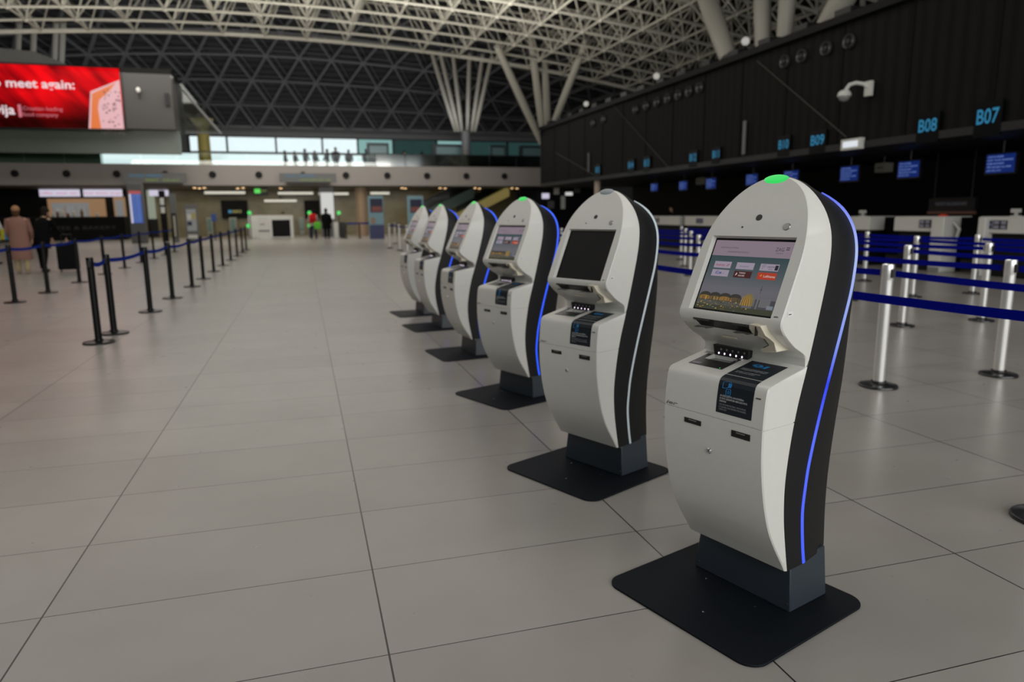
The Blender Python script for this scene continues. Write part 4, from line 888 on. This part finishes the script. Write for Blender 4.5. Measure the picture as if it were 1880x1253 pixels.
# ------------------------------------------------------------------ queue posts
def post(name, label, loc, pole_m, base_m, group, R=0.034, H=0.985, base_r=0.155, ang=0):
    t = thing(name, label, 'barrier post', loc, 0, group)
    q = B(); q.lathe([(base_r, 0.0), (base_r, 0.012), (base_r*0.96, 0.02), (base_r*0.5, 0.028), (R*1.35, 0.034), (R*1.3, 0.05), (R, 0.052)], base_m, 32); q.out('base', t, smooth=40)
    q = B(); q.lathe([(R, 0.045), (R, H-0.12)], pole_m, 24); q.out('pole', t, smooth=40)
    q = B(); q.lathe([(R*0.94, H-0.125), (R*1.02, H-0.118), (R*1.02, H), (R*0.97, H+0.006), (R*0.95, H-0.004), (0.0, H-0.004)], pole_m, 24); q.out('head', t, smooth=40)
    for a in (PI/2, -PI/2):
        q = B(); q.box(-0.014, 0.014, (R if a > 0 else -R-0.012), (R+0.012 if a > 0 else -R), H-0.1, H-0.03, M_black); q.out('belt_slot', t)
    return t
def add_belt(t, dy, m, H=0.985, sag=0.0, dx=0.0):
    q = B(); n = 14; zc = H-0.065; h = 0.025
    for s in (0.0,):
        top = []; 
        R1 = []
        for i in range(n+1):
            f = i/n; yy = 0.08+(dy-0.16)*f; xx = dx*f; z = zc-sag*4*f*(1-f)
            R1.append([(xx-0.0015, yy, z-h), (xx+0.0015, yy, z-h), (xx+0.0015, yy, z+h), (xx-0.0015, yy, z+h)])
        q.rings(R1, m)
    o = q.out('belt', t, smooth=None); return o
ordn = ['nearest', 'second', 'third', 'fourth', 'fifth', 'sixth', 'seventh', 'eighth', 'ninth', 'tenth', 'eleventh', 'twelfth', 'thirteenth']
def chain(prefix, group, pts, pole, base, belt, R, BR, H, sag, namer):
    for k, (x, y) in enumerate(pts):
        t = post('barrier_post', namer(k), (x, y, 0), pole, base, group, R, H, BR)
        if k+1 < len(pts):
            add_belt(t, pts[k+1][1]-y, belt, H, sag, pts[k+1][0]-x)
L1 = [(-2.376, 9.185), (-2.37, 9.87), (-2.346, 12.0), (-2.335, 13.9), (-2.30, 16.05), (-2.32, 18.0), (-2.35, 20.33), (-2.36, 22.72), (-2.38, 25.4), (-2.38, 27.9), (-2.40, 30.6), (-2.41, 32.8)]
chain('b', 'black posts of the right-hand belt line', L1, M_postk, M_postk, M_belt2, 0.038, 0.17, 0.99, 0.03, lambda k: 'black queue post, %s from the camera in the belt line nearer the kiosks' % ordn[k])
L2 = [(-4.9, 11.8), (-4.896, 14.19), (-4.88, 15.83), (-4.94, 18.13), (-4.98, 20.5), (-5.02, 22.83), (-5.08, 25.38), (-5.12, 27.7), (-5.15, 30.1), (-5.2, 32.4)]
chain('b', 'black posts of the left-hand belt line', L2, M_postk, M_postk, M_belt2, 0.038, 0.17, 0.99, 0.03, lambda k: 'black queue post, %s from the camera in the left-hand belt line' % ordn[k])
XL = [3.2, 4.53, 5.83, 7.2, 8.5, 9.8, 11.1]
YL = [2.30, 4.65, 7.10, 9.5, 12.0, 14.5, 17.0, 19.5]
M_bring = mat('post_base_ring', (0.05, 0.05, 0.05, 1), 0.25, 0.7)
for li, X in enumerate(XL):
    hi = 8
    chain('s', 'silver posts of the queue lanes', [(X+(0.09 if (li == 0 and y < 3) else 0), y) for y in YL[:hi]], M_silver, M_bring, M_belt, 0.045, 0.15, 1.01, 0.012,
          lambda k, li=li: 'silver queue post, %s from the camera in the %s lane from the kiosks' % (ordn[k], ['first', 'second', 'third', 'fourth', 'fifth', 'sixth', 'seventh'][li]))
chain('s', 'silver posts beyond the farthest kiosk', [(3.75, 27.0), (3.75, 29.2), (3.6, 31.4), (4.46, 36.5)], M_silver, M_bring, M_belt, 0.055, 0.15, 1.05, 0.01, lambda k: 'silver post standing beyond the farthest kiosk, %s from the camera' % ordn[k])
# far cross belt
yk = 46.0
pts = [(at(634, 400, yk).x, yk), (at(659, 400, yk).x, yk), (at(684, 400, yk).x, yk)]
for k, (x, y) in enumerate(pts):
    t = post('barrier_post', 'black post of the short far belt beside the tan column, %s' % ['left', 'middle', 'right'][k], (x, y, 0), M_postk, M_postk, 'black posts at the far belt', 0.04, 1.0, 0.17)
    if k < 2:
        q = B(); w = pts[k+1][0]-x; q.box(0.065, w-0.065, -0.002, 0.002, 0.88, 0.98, M_belt2); q.out('belt', t)

# ------------------------------------------------------------------ the self-service kiosk
FT = [(.183, .003), (.22, -.02), (.26, -.047), (.30, -.072), (.35, -.100), (.42, -.127), (.5, -.148), (.56, -.159), (.62, -.167), (.68, -.170), (.736, -.170), (.80, -.166), (.858, -.158), (.872, -.153), (.880, -.145), (.885, -.130),
      (.918, .040), (.923, .050), (.95, .048), (.962, .038), (.973, .023), (.985, .0), (.996, -.021), (1.01, -.041), (1.025, -.060), (1.048, -.086), (1.064, -.099), (1.080, -.1055), (1.094, -.1035), (1.105, -.098), (1.362, .0217), (1.40, .040), (1.443, .064), (1.5, .099), (1.54, .123), (1.57, .141)]
BFt = [(.183, .012), (.3, -.012), (.4, -.028), (.513, -.033), (.635, -.020), (.78, .010), (.92, .054), (1.056, .094), (1.154, .121), (1.24, .142), (1.333, .158), (1.39, .165), (1.454, .164), (1.512, .158), (1.55, .158), (1.57, .160)]
LEt = [(.183, .112), (.257, .097), (.384, .082), (.47, .088), (.569, .103), (.756, .155), (.945, .219), (1.04, .252), (1.167, .293), (1.257, .308), (1.327, .312), (1.391, .304), (1.448, .278), (1.49, .234), (1.519, .186), (1.55, .172), (1.57, .165)]
BBt = [(.183, .31), (.35, .300), (.5, .305), (.675, .328), (.84, .355), (1.06, .374), (1.2, .367), (1.313, .350), (1.39, .326), (1.448, .292), (1.49, .246), (1.52, .206), (1.55, .184), (1.57, .170)]
WK = .217; ZT = 1.570; Z0A = 1.25
def wf(z): return WK if z <= Z0A else WK*math.sqrt(max(0.0, 1-((z-Z0A)/(ZT-Z0A))**2.4))
zs = sorted(set([t_[0] for t_ in FT] + [round(.183+.02*i, 4) for i in range(36)] + [1.0+.02*i for i in range(28)] + [1.51, 1.53, 1.545, 1.55, 1.555, 1.559, 1.5625, 1.565, 1.567, 1.5685, 1.5695]))
zs = [z for z in zs if not (.886 < z < .917) and z < 1.5697]
def yF(z):
    return interp(FT, z) if (.858 < z < .93 or 1.105 <= z <= 1.362) else smooth_tab(FT, z)

def make_kiosk():
    t = thing('self_service_kiosk', 'x', 'check-in kiosk')
    # base plate
    q = B(); r = 0.07; pts = []
    for (cx, cy, a0) in ((.349-r, .345-r, 0), (-.349+r, .345-r, 90), (-.349+r, -.34+r, 180), (.349-r, -.34+r, 270)):
        pts += [(cx+r*math.cos(math.radians(a0+a)), cy+r*math.sin(math.radians(a0+a))) for a in range(0, 91, 10)]
    q.prism(pts, 0, .009, M_plate); bp = q.out('base_plate', t, bevel=.002)
    for x, y in ((-.12, -.0), (.12, -.02), (.03, -.2)):
        s = B(); s.lathe([(0, .0095), (.004, .0095), (.005, .009)], M_chrome, 10, (x, y, 0)); s.out('screw', bp)
    # column
    q = B(); q.rings([[(-.218, .045, .009), (.22, .045, .009), (.224, .272, .009), (-.222, .272, .009)], [(-.200, .055, .2), (.204, .055, .2), (.206, .272, .2), (-.202, .272, .2)]], M_col); co = q.out('column', t, bevel=.004)
    for z in (.035, .17):
        for x, y in ((-.20, .0465), (.205, .0465)):
            s = B(); s.M = Matrix.Translation((x*(1-.25*(z-.03)), y+(z-.009)*.05-.002, z)) @ Matrix.Rotation(PI/2, 4, 'X'); s.lathe([(.004, -.001), (.004, .0015), (0, .002)], M_chrome, 10); s.out('screw', co)
    # white body
    q = B(); rings = []
    for z in zs:
        for (zz, ins) in ([(.7345, 0), (.7352, .003), (.7378, .003), (.7385, 0)] if abs(z-.736) < 1e-6 else [(z, 0)]):
            w = wf(zz); y = yF(zz); ybf = smooth_tab(BFt, zz); ybf = max(ybf, y+.004)
            k = min(.004, w*.2); w2 = w*1.01-ins; w1 = w-ins
            rings.append([(-w2, ybf, zz), (-w1, y+k*1.2+ins, zz), (-w1+k, y+ins, zz), (-w1*.5, y+ins, zz), (0, y+ins, zz), (w1*.5, y+ins, zz), (w1-k, y+ins, zz), (w1, y+k*1.2+ins, zz), (w2, ybf, zz), (w2*.6, ybf+.002, zz), (-w2*.6, ybf+.002, zz)])
    q.rings(rings, M_white); body = q.out('body', t, smooth=38)
    # cutters: screen opening, printer slot, scanner well
    sl = .4656; nrm = math.hypot(1, sl); U = Vector((0, sl/nrm, 1/nrm)); Nn = Vector((0, -1/nrm, sl/nrm))
    O = Vector((-.002, interp(FT, 1.2305), 1.2305)); SM = frame(O, (1, 0, 0), U)
    c = B(); c.M = SM
    Wd, Hd = .1745, .1455
    lo_ = [(-Wd+.008, -Hd+.003, -.02), (Wd-.003, -Hd+.003, -.02), (Wd-.003, Hd-.004, -.02), (-Wd+.008, Hd-.004, -.02)]
    hi_ = [(-Wd-.004, -Hd-.001, .02), (Wd+.002, -Hd-.001, .02), (Wd+.002, Hd+.002, .02), (-Wd-.004, Hd+.002, .02)]
    c.rings([lo_, hi_], M_white); c.M = Matrix.Identity(4)
    c.prism([(-.155, 1.068), (.094, 1.068), (.083, 1.035), (-.140, 1.037)], .03, .16, M_white)
    # prism was made in xy/z; remap the last 8 verts so it points along -y
    vs = list(c.bm.verts)[-8:]
    for v in vs: v.co = Vector((v.co.x, -v.co.z, v.co.y))
    c.box(-.150, -.035, -.030, .030, .896, .96, M_white)
    vs = list(c.bm.verts)[-8:]
    cut = c.out('cut', smooth=None, fixn=True)
    md = body.modifiers.new('cut', 'BOOLEAN'); md.object = cut; md.operation = 'DIFFERENCE'; md.solver = 'EXACT'
    bpy.context.view_layer.update(); dg = bpy.context.evaluated_depsgraph_get()
    nm = bpy.data.meshes.new_from_object(body.evaluated_get(dg)); body.modifiers.clear(); body.data = nm; nm.name = 'body'
    nm.polygons.foreach_set('use_smooth', [True]*len(nm.polygons)); nm.set_sharp_from_angle(angle=math.radians(38))
    bpy.data.objects.remove(cut)
    # screen
    q = B(); q.M = SM; q.box(-Wd+.006, Wd-.002, -Hd+.002, Hd-.003, -.0195, -.017, M_scr_off); scr = q.out('screen', t, smooth=None)
    q = B(); q.M = SM; du, dv, d0 = .164, .1335, -.0165; cx = .003
    def R(u0, u1, v0, v1, m, d): q.poly([(cx+du*(2*u0-1), dv*(1-2*v1), d), (cx+du*(2*u1-1), dv*(1-2*v1), d), (cx+du*(2*u1-1), dv*(1-2*v0), d), (cx+du*(2*u0-1), dv*(1-2*v0), d)], m)
    def P2(pts, m, d): q.poly([(cx+du*(2*u-1), dv*(1-2*v), d) for u, v in pts][::-1], m)
    def E_(n, c, s=0.64): return mat('disp_'+n, c, 0.35, emit=s, spec=0.15)
    R(0, 1, 0, 1, M_dispbg, d0)
    R(0, 1, 0, .225, E_('header', srgb(150, 133, 147)), d0+.0002)
    ink = E_('ink', srgb(60, 55, 65)); wht = E_('tile', srgb(170, 158, 176)); T = lambda s, u, v, h, m, w, bo=0.0, d=d0+.0006: q.text(s, Matrix.Translation((cx+du*(2*u-1), dv*(1-2*v), d)), h, m, width=w, bold=bo)
    T('REGISTRACIJA PUTNIKA', .09, .115, .0052, ink, .077); T('/ PASSENGER REGISTRATION', .19, .175, .0052, ink, .093)
    T('ZAG', .79, .13, .013, ink, .032, .0); T('ZAGREB AIRPORT', .80, .165, .0032, ink, .03)
    for v in (.075, .10): R(.91, .95, v, v+.012, ink, d0+.0006)
    d1 = d0+.0004; d2 = d0+.0006
    for (u0, v0, m) in ((.075, .31, wht), (.37, .31, wht), (.67, .31, wht), (.075, .43, wht), (.37, .43, E_('dark_red', srgb(70, 16, 22))), (.67, .43, E_('red_orange', srgb(190, 58, 30)))):
        R(u0, u0+.225, v0, v0+.095, m, d1)
    rd = E_('red', srgb(170, 60, 70)); bl = E_('blue', srgb(60, 90, 150)); wt = E_('white', srgb(225, 205, 200))
    T('Austrian', .095, .375, .0085, rd, .040, .01); P2([(.235, .375), (.262, .345), (.285, .345), (.262, .36), (.25, .375)], rd, d2)
    T('BRITISH AIRWAYS', .42, .372, .0042, E_('mid', srgb(90, 75, 100)), .036)
    for a in range(9): R(.69+.012*(a % 4)+.004*(a//4), .697+.012*(a % 4)+.004*(a//4), .33+.022*(a//4)-.004*(a % 4), .338+.022*(a//4)-.004*(a % 4), ink, d2)
    T('CROATIA', .755, .362, .0068, ink, .030); T('AIRLINES', .775, .388, .0036, ink, .017); R(.85, .888, .325, .392, E_('black', srgb(24, 24, 28)), d2)
    T('KLM', .125, .492, .0088, bl, .026, .02); R(.135, .165, .445, .452, bl, d2); T('AF', .215, .492, .006, E_('faint', srgb(140, 130, 155)), .012)
    T('TURKISH', .435, .468, .0058, wt, .026, .01); T('AIRLINES', .43, .505, .0058, wt, .027, .01); P2([(.39, .50), (.405, .45), (.415, .475), (.405, .49)], wt, d2)
    T('Lufthansa', .745, .495, .0090, wt, .046, .01); P2([(.70, .48), (.715, .455), (.725, .462), (.715, .49)], E_('amber', srgb(225, 150, 50)), d2)
    # the picture of the terminal
    sky2 = E_('roof', srgb(52, 48, 42)); gold = E_('gold', srgb(150, 112, 50)); gold2 = E_('gold_bright', srgb(215, 175, 80)); brn = E_('brown', srgb(92, 76, 50)); gr = E_('ground', srgb(62, 66, 48)); con = E_('concrete', srgb(112, 112, 116)); con2 = E_('concrete_dark', srgb(74, 74, 80))
    R(0, 1, .93, 1, gr, d1)
    R(.0, .60, .80, .935, E_('pavement', srgb(84, 84, 78)), d1)
    for k in range(4):
        c0 = .09+k*.134
        P2([(c0-.072, .87)]+[(c0+.072*math.cos(PI-a*PI/8), .80-.045*math.sin(a*PI/8)) for a in range(9)]+[(c0+.072, .87)], sky2, d2)
        P2([(c0-.067, .865)]+[(c0+.067*math.cos(PI-a*PI/8), .825-.020*math.sin(a*PI/8)) for a in range(9)]+[(c0+.067, .865)], [gold, brn, gold, brn][k], d2+.0002)
        for j in range(5): R(c0-.05+.022*j, c0-.042+.022*j, .82, .865, random.choice([gold2, brn, gold, sky2]), d2+.0003)
    for k in range(120):
        u = random.uniform(.01, .70); v = random.uniform(.85, .985); s = random.uniform(.004, .013)
        R(u, u+s*1.4, v, v+s, random.choice([gold2, gold, brn, con, sky2, gr]), d2+.0004)
    arc = lambda c0, r, h, vb: [(c0-r, vb)]+[(c0+r*math.cos(PI-a*PI/12), vb-.06-h*math.sin(a*PI/12)) for a in range(13)]+[(c0+r, vb)]
    P2(arc(.66, .085, .125, .90), con, d2); P2(arc(.655, .068, .105, .90), E_('arch_glass', srgb(140, 118, 62)), d2+.0002)
    P2(arc(.63, .045, .06, .90), gold, d2+.0004)
    for a in range(9): P2([(.575+.014*a, .90), (.580+.014*a, .90), (.590+.010*a, .77), (.587+.010*a, .77)], brn if a % 2 else gold2, d2+.0005)
    R(.72, 1.0, .80, .93, con2, d2); R(.80, .93, .78, .90, con, d2+.0002); R(.90, .975, .87, .92, E_('window', srgb(130, 140, 150)), d2+.0004)
    R(.765, .785, .72, .93, con, d2+.0004); R(.771, .777, .61, .72, con2, d2+.0004); R(.764, .784, .655, .675, con2, d2+.0004)
    q.out('display_image', scr, smooth=None)
    # holes on the head
    def face_pt(x, z): return frame((x, yF(z)-.0002, z), (1, 0, 0), U)
    q = B(); q.M = face_pt(-.003, 1.426); q.lathe([(0, .0012), (.011, .0012), (.013, 0)], M_black, 20); q.out('camera_lens', t)
    q = B(); q.M = face_pt(-.058, 1.393); q.lathe([(0, .001), (.0035, .001), (.004, 0)], M_black, 12); q.out('microphone', t)
    q = B(); q.M = face_pt(.120, 1.396); q.lathe([(.0095, .003), (.0125, .0025), (.014, 0)], M_gun, 20); q.lathe([(0, .002), (.0096, .002)], M_dark, 16)
    for a in range(7): q.lathe([(0, .003), (.0018, .003), (.002, .002)], M_gun, 8, (.006*math.cos(a), .006*math.sin(a), 0))
    q.out('speaker', t)
    # lamp
    q = B(); q.M = frame((0, yF(1.560)+.004, 1.559), (1, 0, 0), (0, .50, .866)); q.ball((0, 0, 0), (.052, .0200, .0105), M_green, 24, 12)
    q.out('status_lamp', t, smooth=60)
    # black shell
    q = B(); rings = []
    for z in zs:
        w = wf(z)*1.012; yb = max(smooth_tab(BFt, z), yF(z)+.004); yl = max(smooth_tab(LEt, z), yb+.0015); bb = max(smooth_tab(BBt, z), yl+.003)
        e = w*.06; g = .0035
        half = [(w-.001, yb-.001), (w+.001, yb+(yl-yb)*.15), (w+.001, yl-.001), (w-e, yl+(bb-yl)*.55), (w-e*3, bb-.002), (w*.4, bb+.004*w/.217)]
        rings.append([(x, y, z) for x, y in half]+[(-x, y, z) for x, y in half[::-1]])
    q.rings(rings, M_shell); q.out('back_shell', t, smooth=50)
    # LED strips
    for sx_ in (1, -1):
        q = B(); R1 = []
        zl = [.186+i*.0135 for i in range(99)]; zl = [z for z in zl if z < 1.520]
        for i, z in enumerate(zl):
            w = wf(z)*1.012+.0012; y = smooth_tab(LEt, z)
            hw = .0082 if z < 1.46 else .0082*(1.54-z)/.08
            z2 = z+.01; w2 = wf(z2)*1.012+.0012; tv = Vector((w2-w, smooth_tab(LEt, z2)-y, .01)).normalized()
            nv = Vector((1, 0, 0)); nv = (nv-tv*nv.dot(tv)).normalized()
            if z > 1.3: nv = (Vector((1, 0, (z-1.25)*1.8))); nv = (nv-tv*nv.dot(tv)).normalized()
            sv = tv.cross(nv).normalized()
            c = Vector((w, y, z)); dd = .003
            R1.append([c-sv*hw-nv*.003, c-sv*hw+nv*.001, c-sv*hw*.5+nv*dd, c+sv*hw*.5+nv*dd, c+sv*hw+nv*.001, c+sv*hw-nv*.003])
        if sx_ < 0: R1 = [[Vector((-p.x, p.y, p.z)) for p in r] for r in R1]
        q.rings(R1, M_blue); q.out('light_strip', t, smooth=60)
    # printer slot
    q = B(); q.rings([[(-.1535, -.096, 1.0665), (-.1535, -.031, 1.0665), (-.139, -.031, 1.038), (-.139, -.073, 1.038)], [(.0925, -.096, 1.0665), (.0925, -.031, 1.0665), (.082, -.031, 1.038), (.082, -.073, 1.038)]], M_black); ps_ = q.out('printer_slot', t, fixn=True)
    for u0, u1 in ((-.153, -.082), (.020, .091)):
        c = B(); um = (u0+u1)/2; o_ = [(u0, -.070), (u1, -.070), (u1-.006, -.104), (um+.006, -.090), (um-.010, -.110), (u0+.004, -.098)]
        c.prism(o_, 1.0335, 1.0347, M_clear)
        for a_, b_ in zip(o_, o_[1:]+o_[:1]): c.tube([(a_[0], a_[1], 1.0341), (b_[0], b_[1], 1.0341)], .0008, M_edge, 5)
        c.out('clear_tray', ps_)
        c = B(); c.box(u0, u1, -.0992, -.094, 1.0605, 1.0672, M_tab); c.out('dark_tab', ps_)
    q = B(); q.prism([(-.072, 0), (-.004, 0), (-.008, .012), (-.068, .012)], 0, .004, M_cream); q.bm.transform(frame((0, -.030, .998), (1, 0, 0), (0, -.7, .7))); q.out('finger_grip', t, bevel=.001)
    # card reader bracket
    q = B(); pts = [(.114, 1.078), (.160, 1.076), (.166, 1.045), (.174, 1.015), (.184, .984), (.128, .974), (.118, .984), (.140, .996), (.147, 1.008), (.146, 1.024), (.128, 1.032), (.112, 1.040), (.109, 1.060)]
    a = [Vector((x, min(yF(z)-.030, -.072), z)) for x, z in pts]; c = [Vector((x, yF(z)+.012, z)) for x, z in pts]
    A = [q.v(p) for p in a]; Cc = [q.v(p) for p in c]; n = len(A); q.face(A, M_cream)
    for i in range(n): q.face([A[i], Cc[i], Cc[(i+1) % n], A[(i+1) % n]], M_cream)
    q.out('card_reader', t, bevel=.003)
    q = B(); q.box(.138, .1405, -.1345, -.12, 1.04, 1.072, M_black); q.tube([(.160, -.112, 1.03), (.160, -.092, 1.012), (.152, -.074, 1.004), (.132, -.0725, .992)], .0014, M_black, 6); q.out('card_slot', t)
    # scanner
    q = B(); q.prism([(-.150, .912), (.0, .912), (.004, .948), (-.158, .952)], -.055, -.026, M_black)
    for v in q.bm.verts: v.co = Vector((v.co.x, -v.co.z, v.co.y))
    sc = q.out('scanner_head', t, bevel=.002)
    for k in range(5):
        s = B(); s.ball((-.128+.026*k, .0245, .922), (.0032, .002, .0042), mat('scan_led', (0.9, 0.75, 0.95, 1), 0.3, emit=1.8), 10, 6); s.out('led', sc)
        s = B(); s.box(-.122+.026*k, -.116+.026*k, .0245, .026, .934, .941, mat('scan_mark', (.22, .22, .25, 1), .4)); s.out('mark', sc)
    q = B(); zt_ = lambda y: .885+(y+.130)*(.033/.170)
    def topquad(q, x0, x1, y0, y1, m, d=.0006, th=.0): q.poly([(x0, y0, zt_(y0)+d), (x1, y0, zt_(y0)+d), (x1, y1, zt_(y1)+d), (x0, y1, zt_(y1)+d)], m)
    q.M = Matrix.Identity(4)
    topquad(q, -.172, -.018, -.095, -.031, M_black, .001); topquad(q, -.172, -.151, -.031, .018, M_black, .001); topquad(q, -.034, -.018, -.031, .018, M_black, .001)
    topquad(q, -.035, -.031, -.090, -.085, M_green, .0018); topquad(q, -.165, -.125, -.088, -.070, mat('scan_label', (.16, .16, .17, 1), .4), .0018)
    q.box(-.150, -.035, -.030, .030, .8965, .8975, mat('scan_floor', (.16, .16, .17, 1), .2)); q.out('scanner_bed', t, smooth=None)
    q = B(); topquad(q, -.195, -.150, .022, .036, mat('pale_label', (.3, .3, .3, 1), .5)); q.out('small_label', t, smooth=None)
    # stickers
    q = B(); topquad(q, .020, .166, -.117, .026, M_stick, .0008)
    top = lambda x, y: frame((x, y, zt_(y)+.0014), (1, 0, 0), (0, .17, .033))
    for i, s in enumerate(('DEZINFICIRAJTE RUKE PRIJE', 'I POSLIJE UPOTREBE KIOSKA')): q.text(s, top(.035, -.052-.010*i), .0056, M_inkw, width=.105)
    for i, s in enumerate(('DISINFECT YOUR HANDS BEFORE', 'AND AFTER USING THE KIOSK')): q.text(s, top(.035, -.082-.010*i), .0050, M_inkw, width=.095 if i == 0 else .08)
    q.M = top(.078, -.012)
    q.prism([(-.022, -.006), (-.030, .002), (-.020, .012), (.0, .015), (.012, .008), (.012, -.006), (-.004, -.012)], 0, .0003, M_cyan)
    q.prism([(.018, -.012), (.030, -.012), (.034, .012), (.022, .012)], 0, .0003, M_cyan); q.prism([(-.012, -.002), (0, -.002), (0, .006), (-.012, .006)], .0003, .0005, M_stick); q.M = Matrix.Identity(4)
    q.out('top_sticker', t, smooth=None)
    q = B(); zz = [.760, .78, .80, .82, .84, .858, .866, .872, .8765, .880, .8825, .885]; off = .0009
    pr = [(yF(z), z) for z in zz]+[(-.121, zt_(-.121))]
    for (y0, z0), (y1, z1) in zip(pr, pr[1:]):
        n0 = Vector((0, -(z1-z0), (y1-y0))).normalized()*off
        q.poly([(.022, y0+n0.y, z0+n0.z), (.168, y0+n0.y, z0+n0.z), (.168, y1+n0.y, z1+n0.z), (.022, y1+n0.y, z1+n0.z)], M_stick)
    fr = lambda x, z: frame((x, yF(z)-.0016, z), (1, 0, 0), (0, .12, 1))
    for i, s in enumerate(('ZA VAŠU ZAŠTITU, OVA POVRŠINA', 'SE ČISTI I DEZINFICIRA NEKOLIKO PUTA', 'DNEVNO')): q.text(s, fr(.034, .818-.0095*i), .0062, M_inkw, width=(.098, .113, .028)[i], bold=.01)
    for i, s in enumerate(('FOR YOUR PROTECTION, THIS SURFACE', 'IS CLEANED AND DISINFECTED SEVERAL', 'TIMES A DAY')): q.text(s, fr(.034, .788-.0088*i), .0055, mat('ink_grey', (.28, .28, .3, 1), .6), width=(.110, .112, .034)[i])
    def loop(pts, r=.0009):
        q.tube([fr(x, z).translation+Vector((0, -.0002, 0)) for x, z in pts+[pts[0]]], r, M_cyan, 5)
    loop([(.040, .848), (.040, .868), (.052, .870), (.064, .872), (.074, .868), (.068, .858), (.062, .852), (.052, .848)]); loop([(.058, .846), (.074, .847), (.076, .836), (.074, .826), (.058, .825), (.056, .838)]); loop([(.062, .836), (.066, .842), (.070, .836), (.066, .830)])
    q.M = fr(.066, .858); q.prism([(-.004, -.006), (.008, -.006), (.012, .008), (-.002, .010)], -.0004, .0004, M_cyan); q.M = Matrix.Identity(4)
    q.out('front_sticker', t, smooth=None)
    q = B(); q.text('ier', fr(-.206, .7435), .0125, M_inkd, width=.055, bold=.012, shear=.25); q.text('ier', fr(-.2055, .7440) @ Matrix.Translation((0, .0001, .0004)), .0112, M_white, width=.053, bold=-.028, shear=.25); q.out('logo', t, smooth=None)
    q = B(); q.text('elo', face_pt(.183, 1.104) @ Matrix.Translation((0, 0, .001)), .006, M_inkd, width=.016, bold=.02, shear=.2); q.out('screen_logo', t, smooth=None)
    q = B(); q.box(.2175, .2182, -.075, -.045, 1.108, 1.124, mat('side_label', (.66, .66, .64, 1), .4)); q.box(.2182, .2186, -.070, -.055, 1.113, 1.116, M_inkd); q.out('side_label', t)
    q = B(); q.box(.178, .196, -.172, -.1695, .838, .841, M_inkd); q.bm.transform(Matrix.Translation((0, .007, 0))); q.out('mark', t)
    # slots and lock
    for x0, x1, z0, z1 in ((-.115, -.039, .691, .709), (.093, .168, .689, .711)):
        q = B(); q.box(x0, x1, -.1725, -.160, z0, z1, M_black); q.box(x0+.003, x1-.003, -.174, -.1725, z0+.004, z0+.007, M_dark); q.box(x0+.02, x1-.02, -.1735, -.1725, z1-.007, z1-.003, mat('slot_mark', (.15, .15, .14, 1), .4)); q.out('vent_slot', t)
    q = B(); q.M = frame((0, yF(.61)-.001, .61), (1, 0, 0), (0, 0, 1)); q.lathe([(0, .006), (.008, .006), (.010, .004), (.011, 0)], M_chrome, 20); q.box(-.0015, .0015, -.004, .004, .006, .0066, M_black); q.out('lock', t)
    return t


M_dispbg = ramp_emit('display_background', [(0, srgb(104, 104, 110)), (0.30, srgb(118, 116, 124)), (0.52, srgb(86, 98, 104)), (0.80, srgb(52, 78, 84)), (1, srgb(40, 64, 70))], 0.6)
k1 = make_kiosk()
KP = [(1.502, 2.171, -71.0), (1.4795, 3.5798, -64.8), (1.5418, 5.3477, -67.0), (1.557, 7.1736, -82.0), (1.558, 9.043, -82.0), (1.5475, 10.4045, -82.6)]
LB = ['nearest white check-in kiosk, its lit screen showing airline buttons and a pale blue side strip', 'second white check-in kiosk, its screen black and its side strip unlit white', 'third white check-in kiosk in the row, blue side strip and lit screen',
      'fourth white check-in kiosk in the row, just behind the third', 'fifth white check-in kiosk in the row, second from the far end', 'farthest white check-in kiosk at the left end of the row']
for i, (x, y, a) in enumerate(KP):
    k = k1 if i == 0 else copy_tree(k1)
    k.location = (x, y, 0); k.rotation_euler = (0, 0, math.radians(a)); k['label'] = LB[i]; k['group'] = 'self-service check-in kiosks in a row'
    for ch in list(k.children):
        nm = ch.name.split('.')[0]
        if nm == 'light_strip':
            ch.material_slots[0].link = 'OBJECT'; ch.material_slots[0].material = [M_blue_k1, M_led_off, M_blue, M_blue, M_blue, M_blue][i]
            if i == 1: ch['label'] = 'unlit white side strip'
        if nm == 'status_lamp':
            ch.material_slots[0].link = 'OBJECT'; ch.material_slots[0].material = M_lens_off if i == 1 else M_green
        if nm == 'screen' and i == 1:
            for g in list(ch.children): bpy.data.objects.remove(g)
            ch['label'] = 'screen switched off'
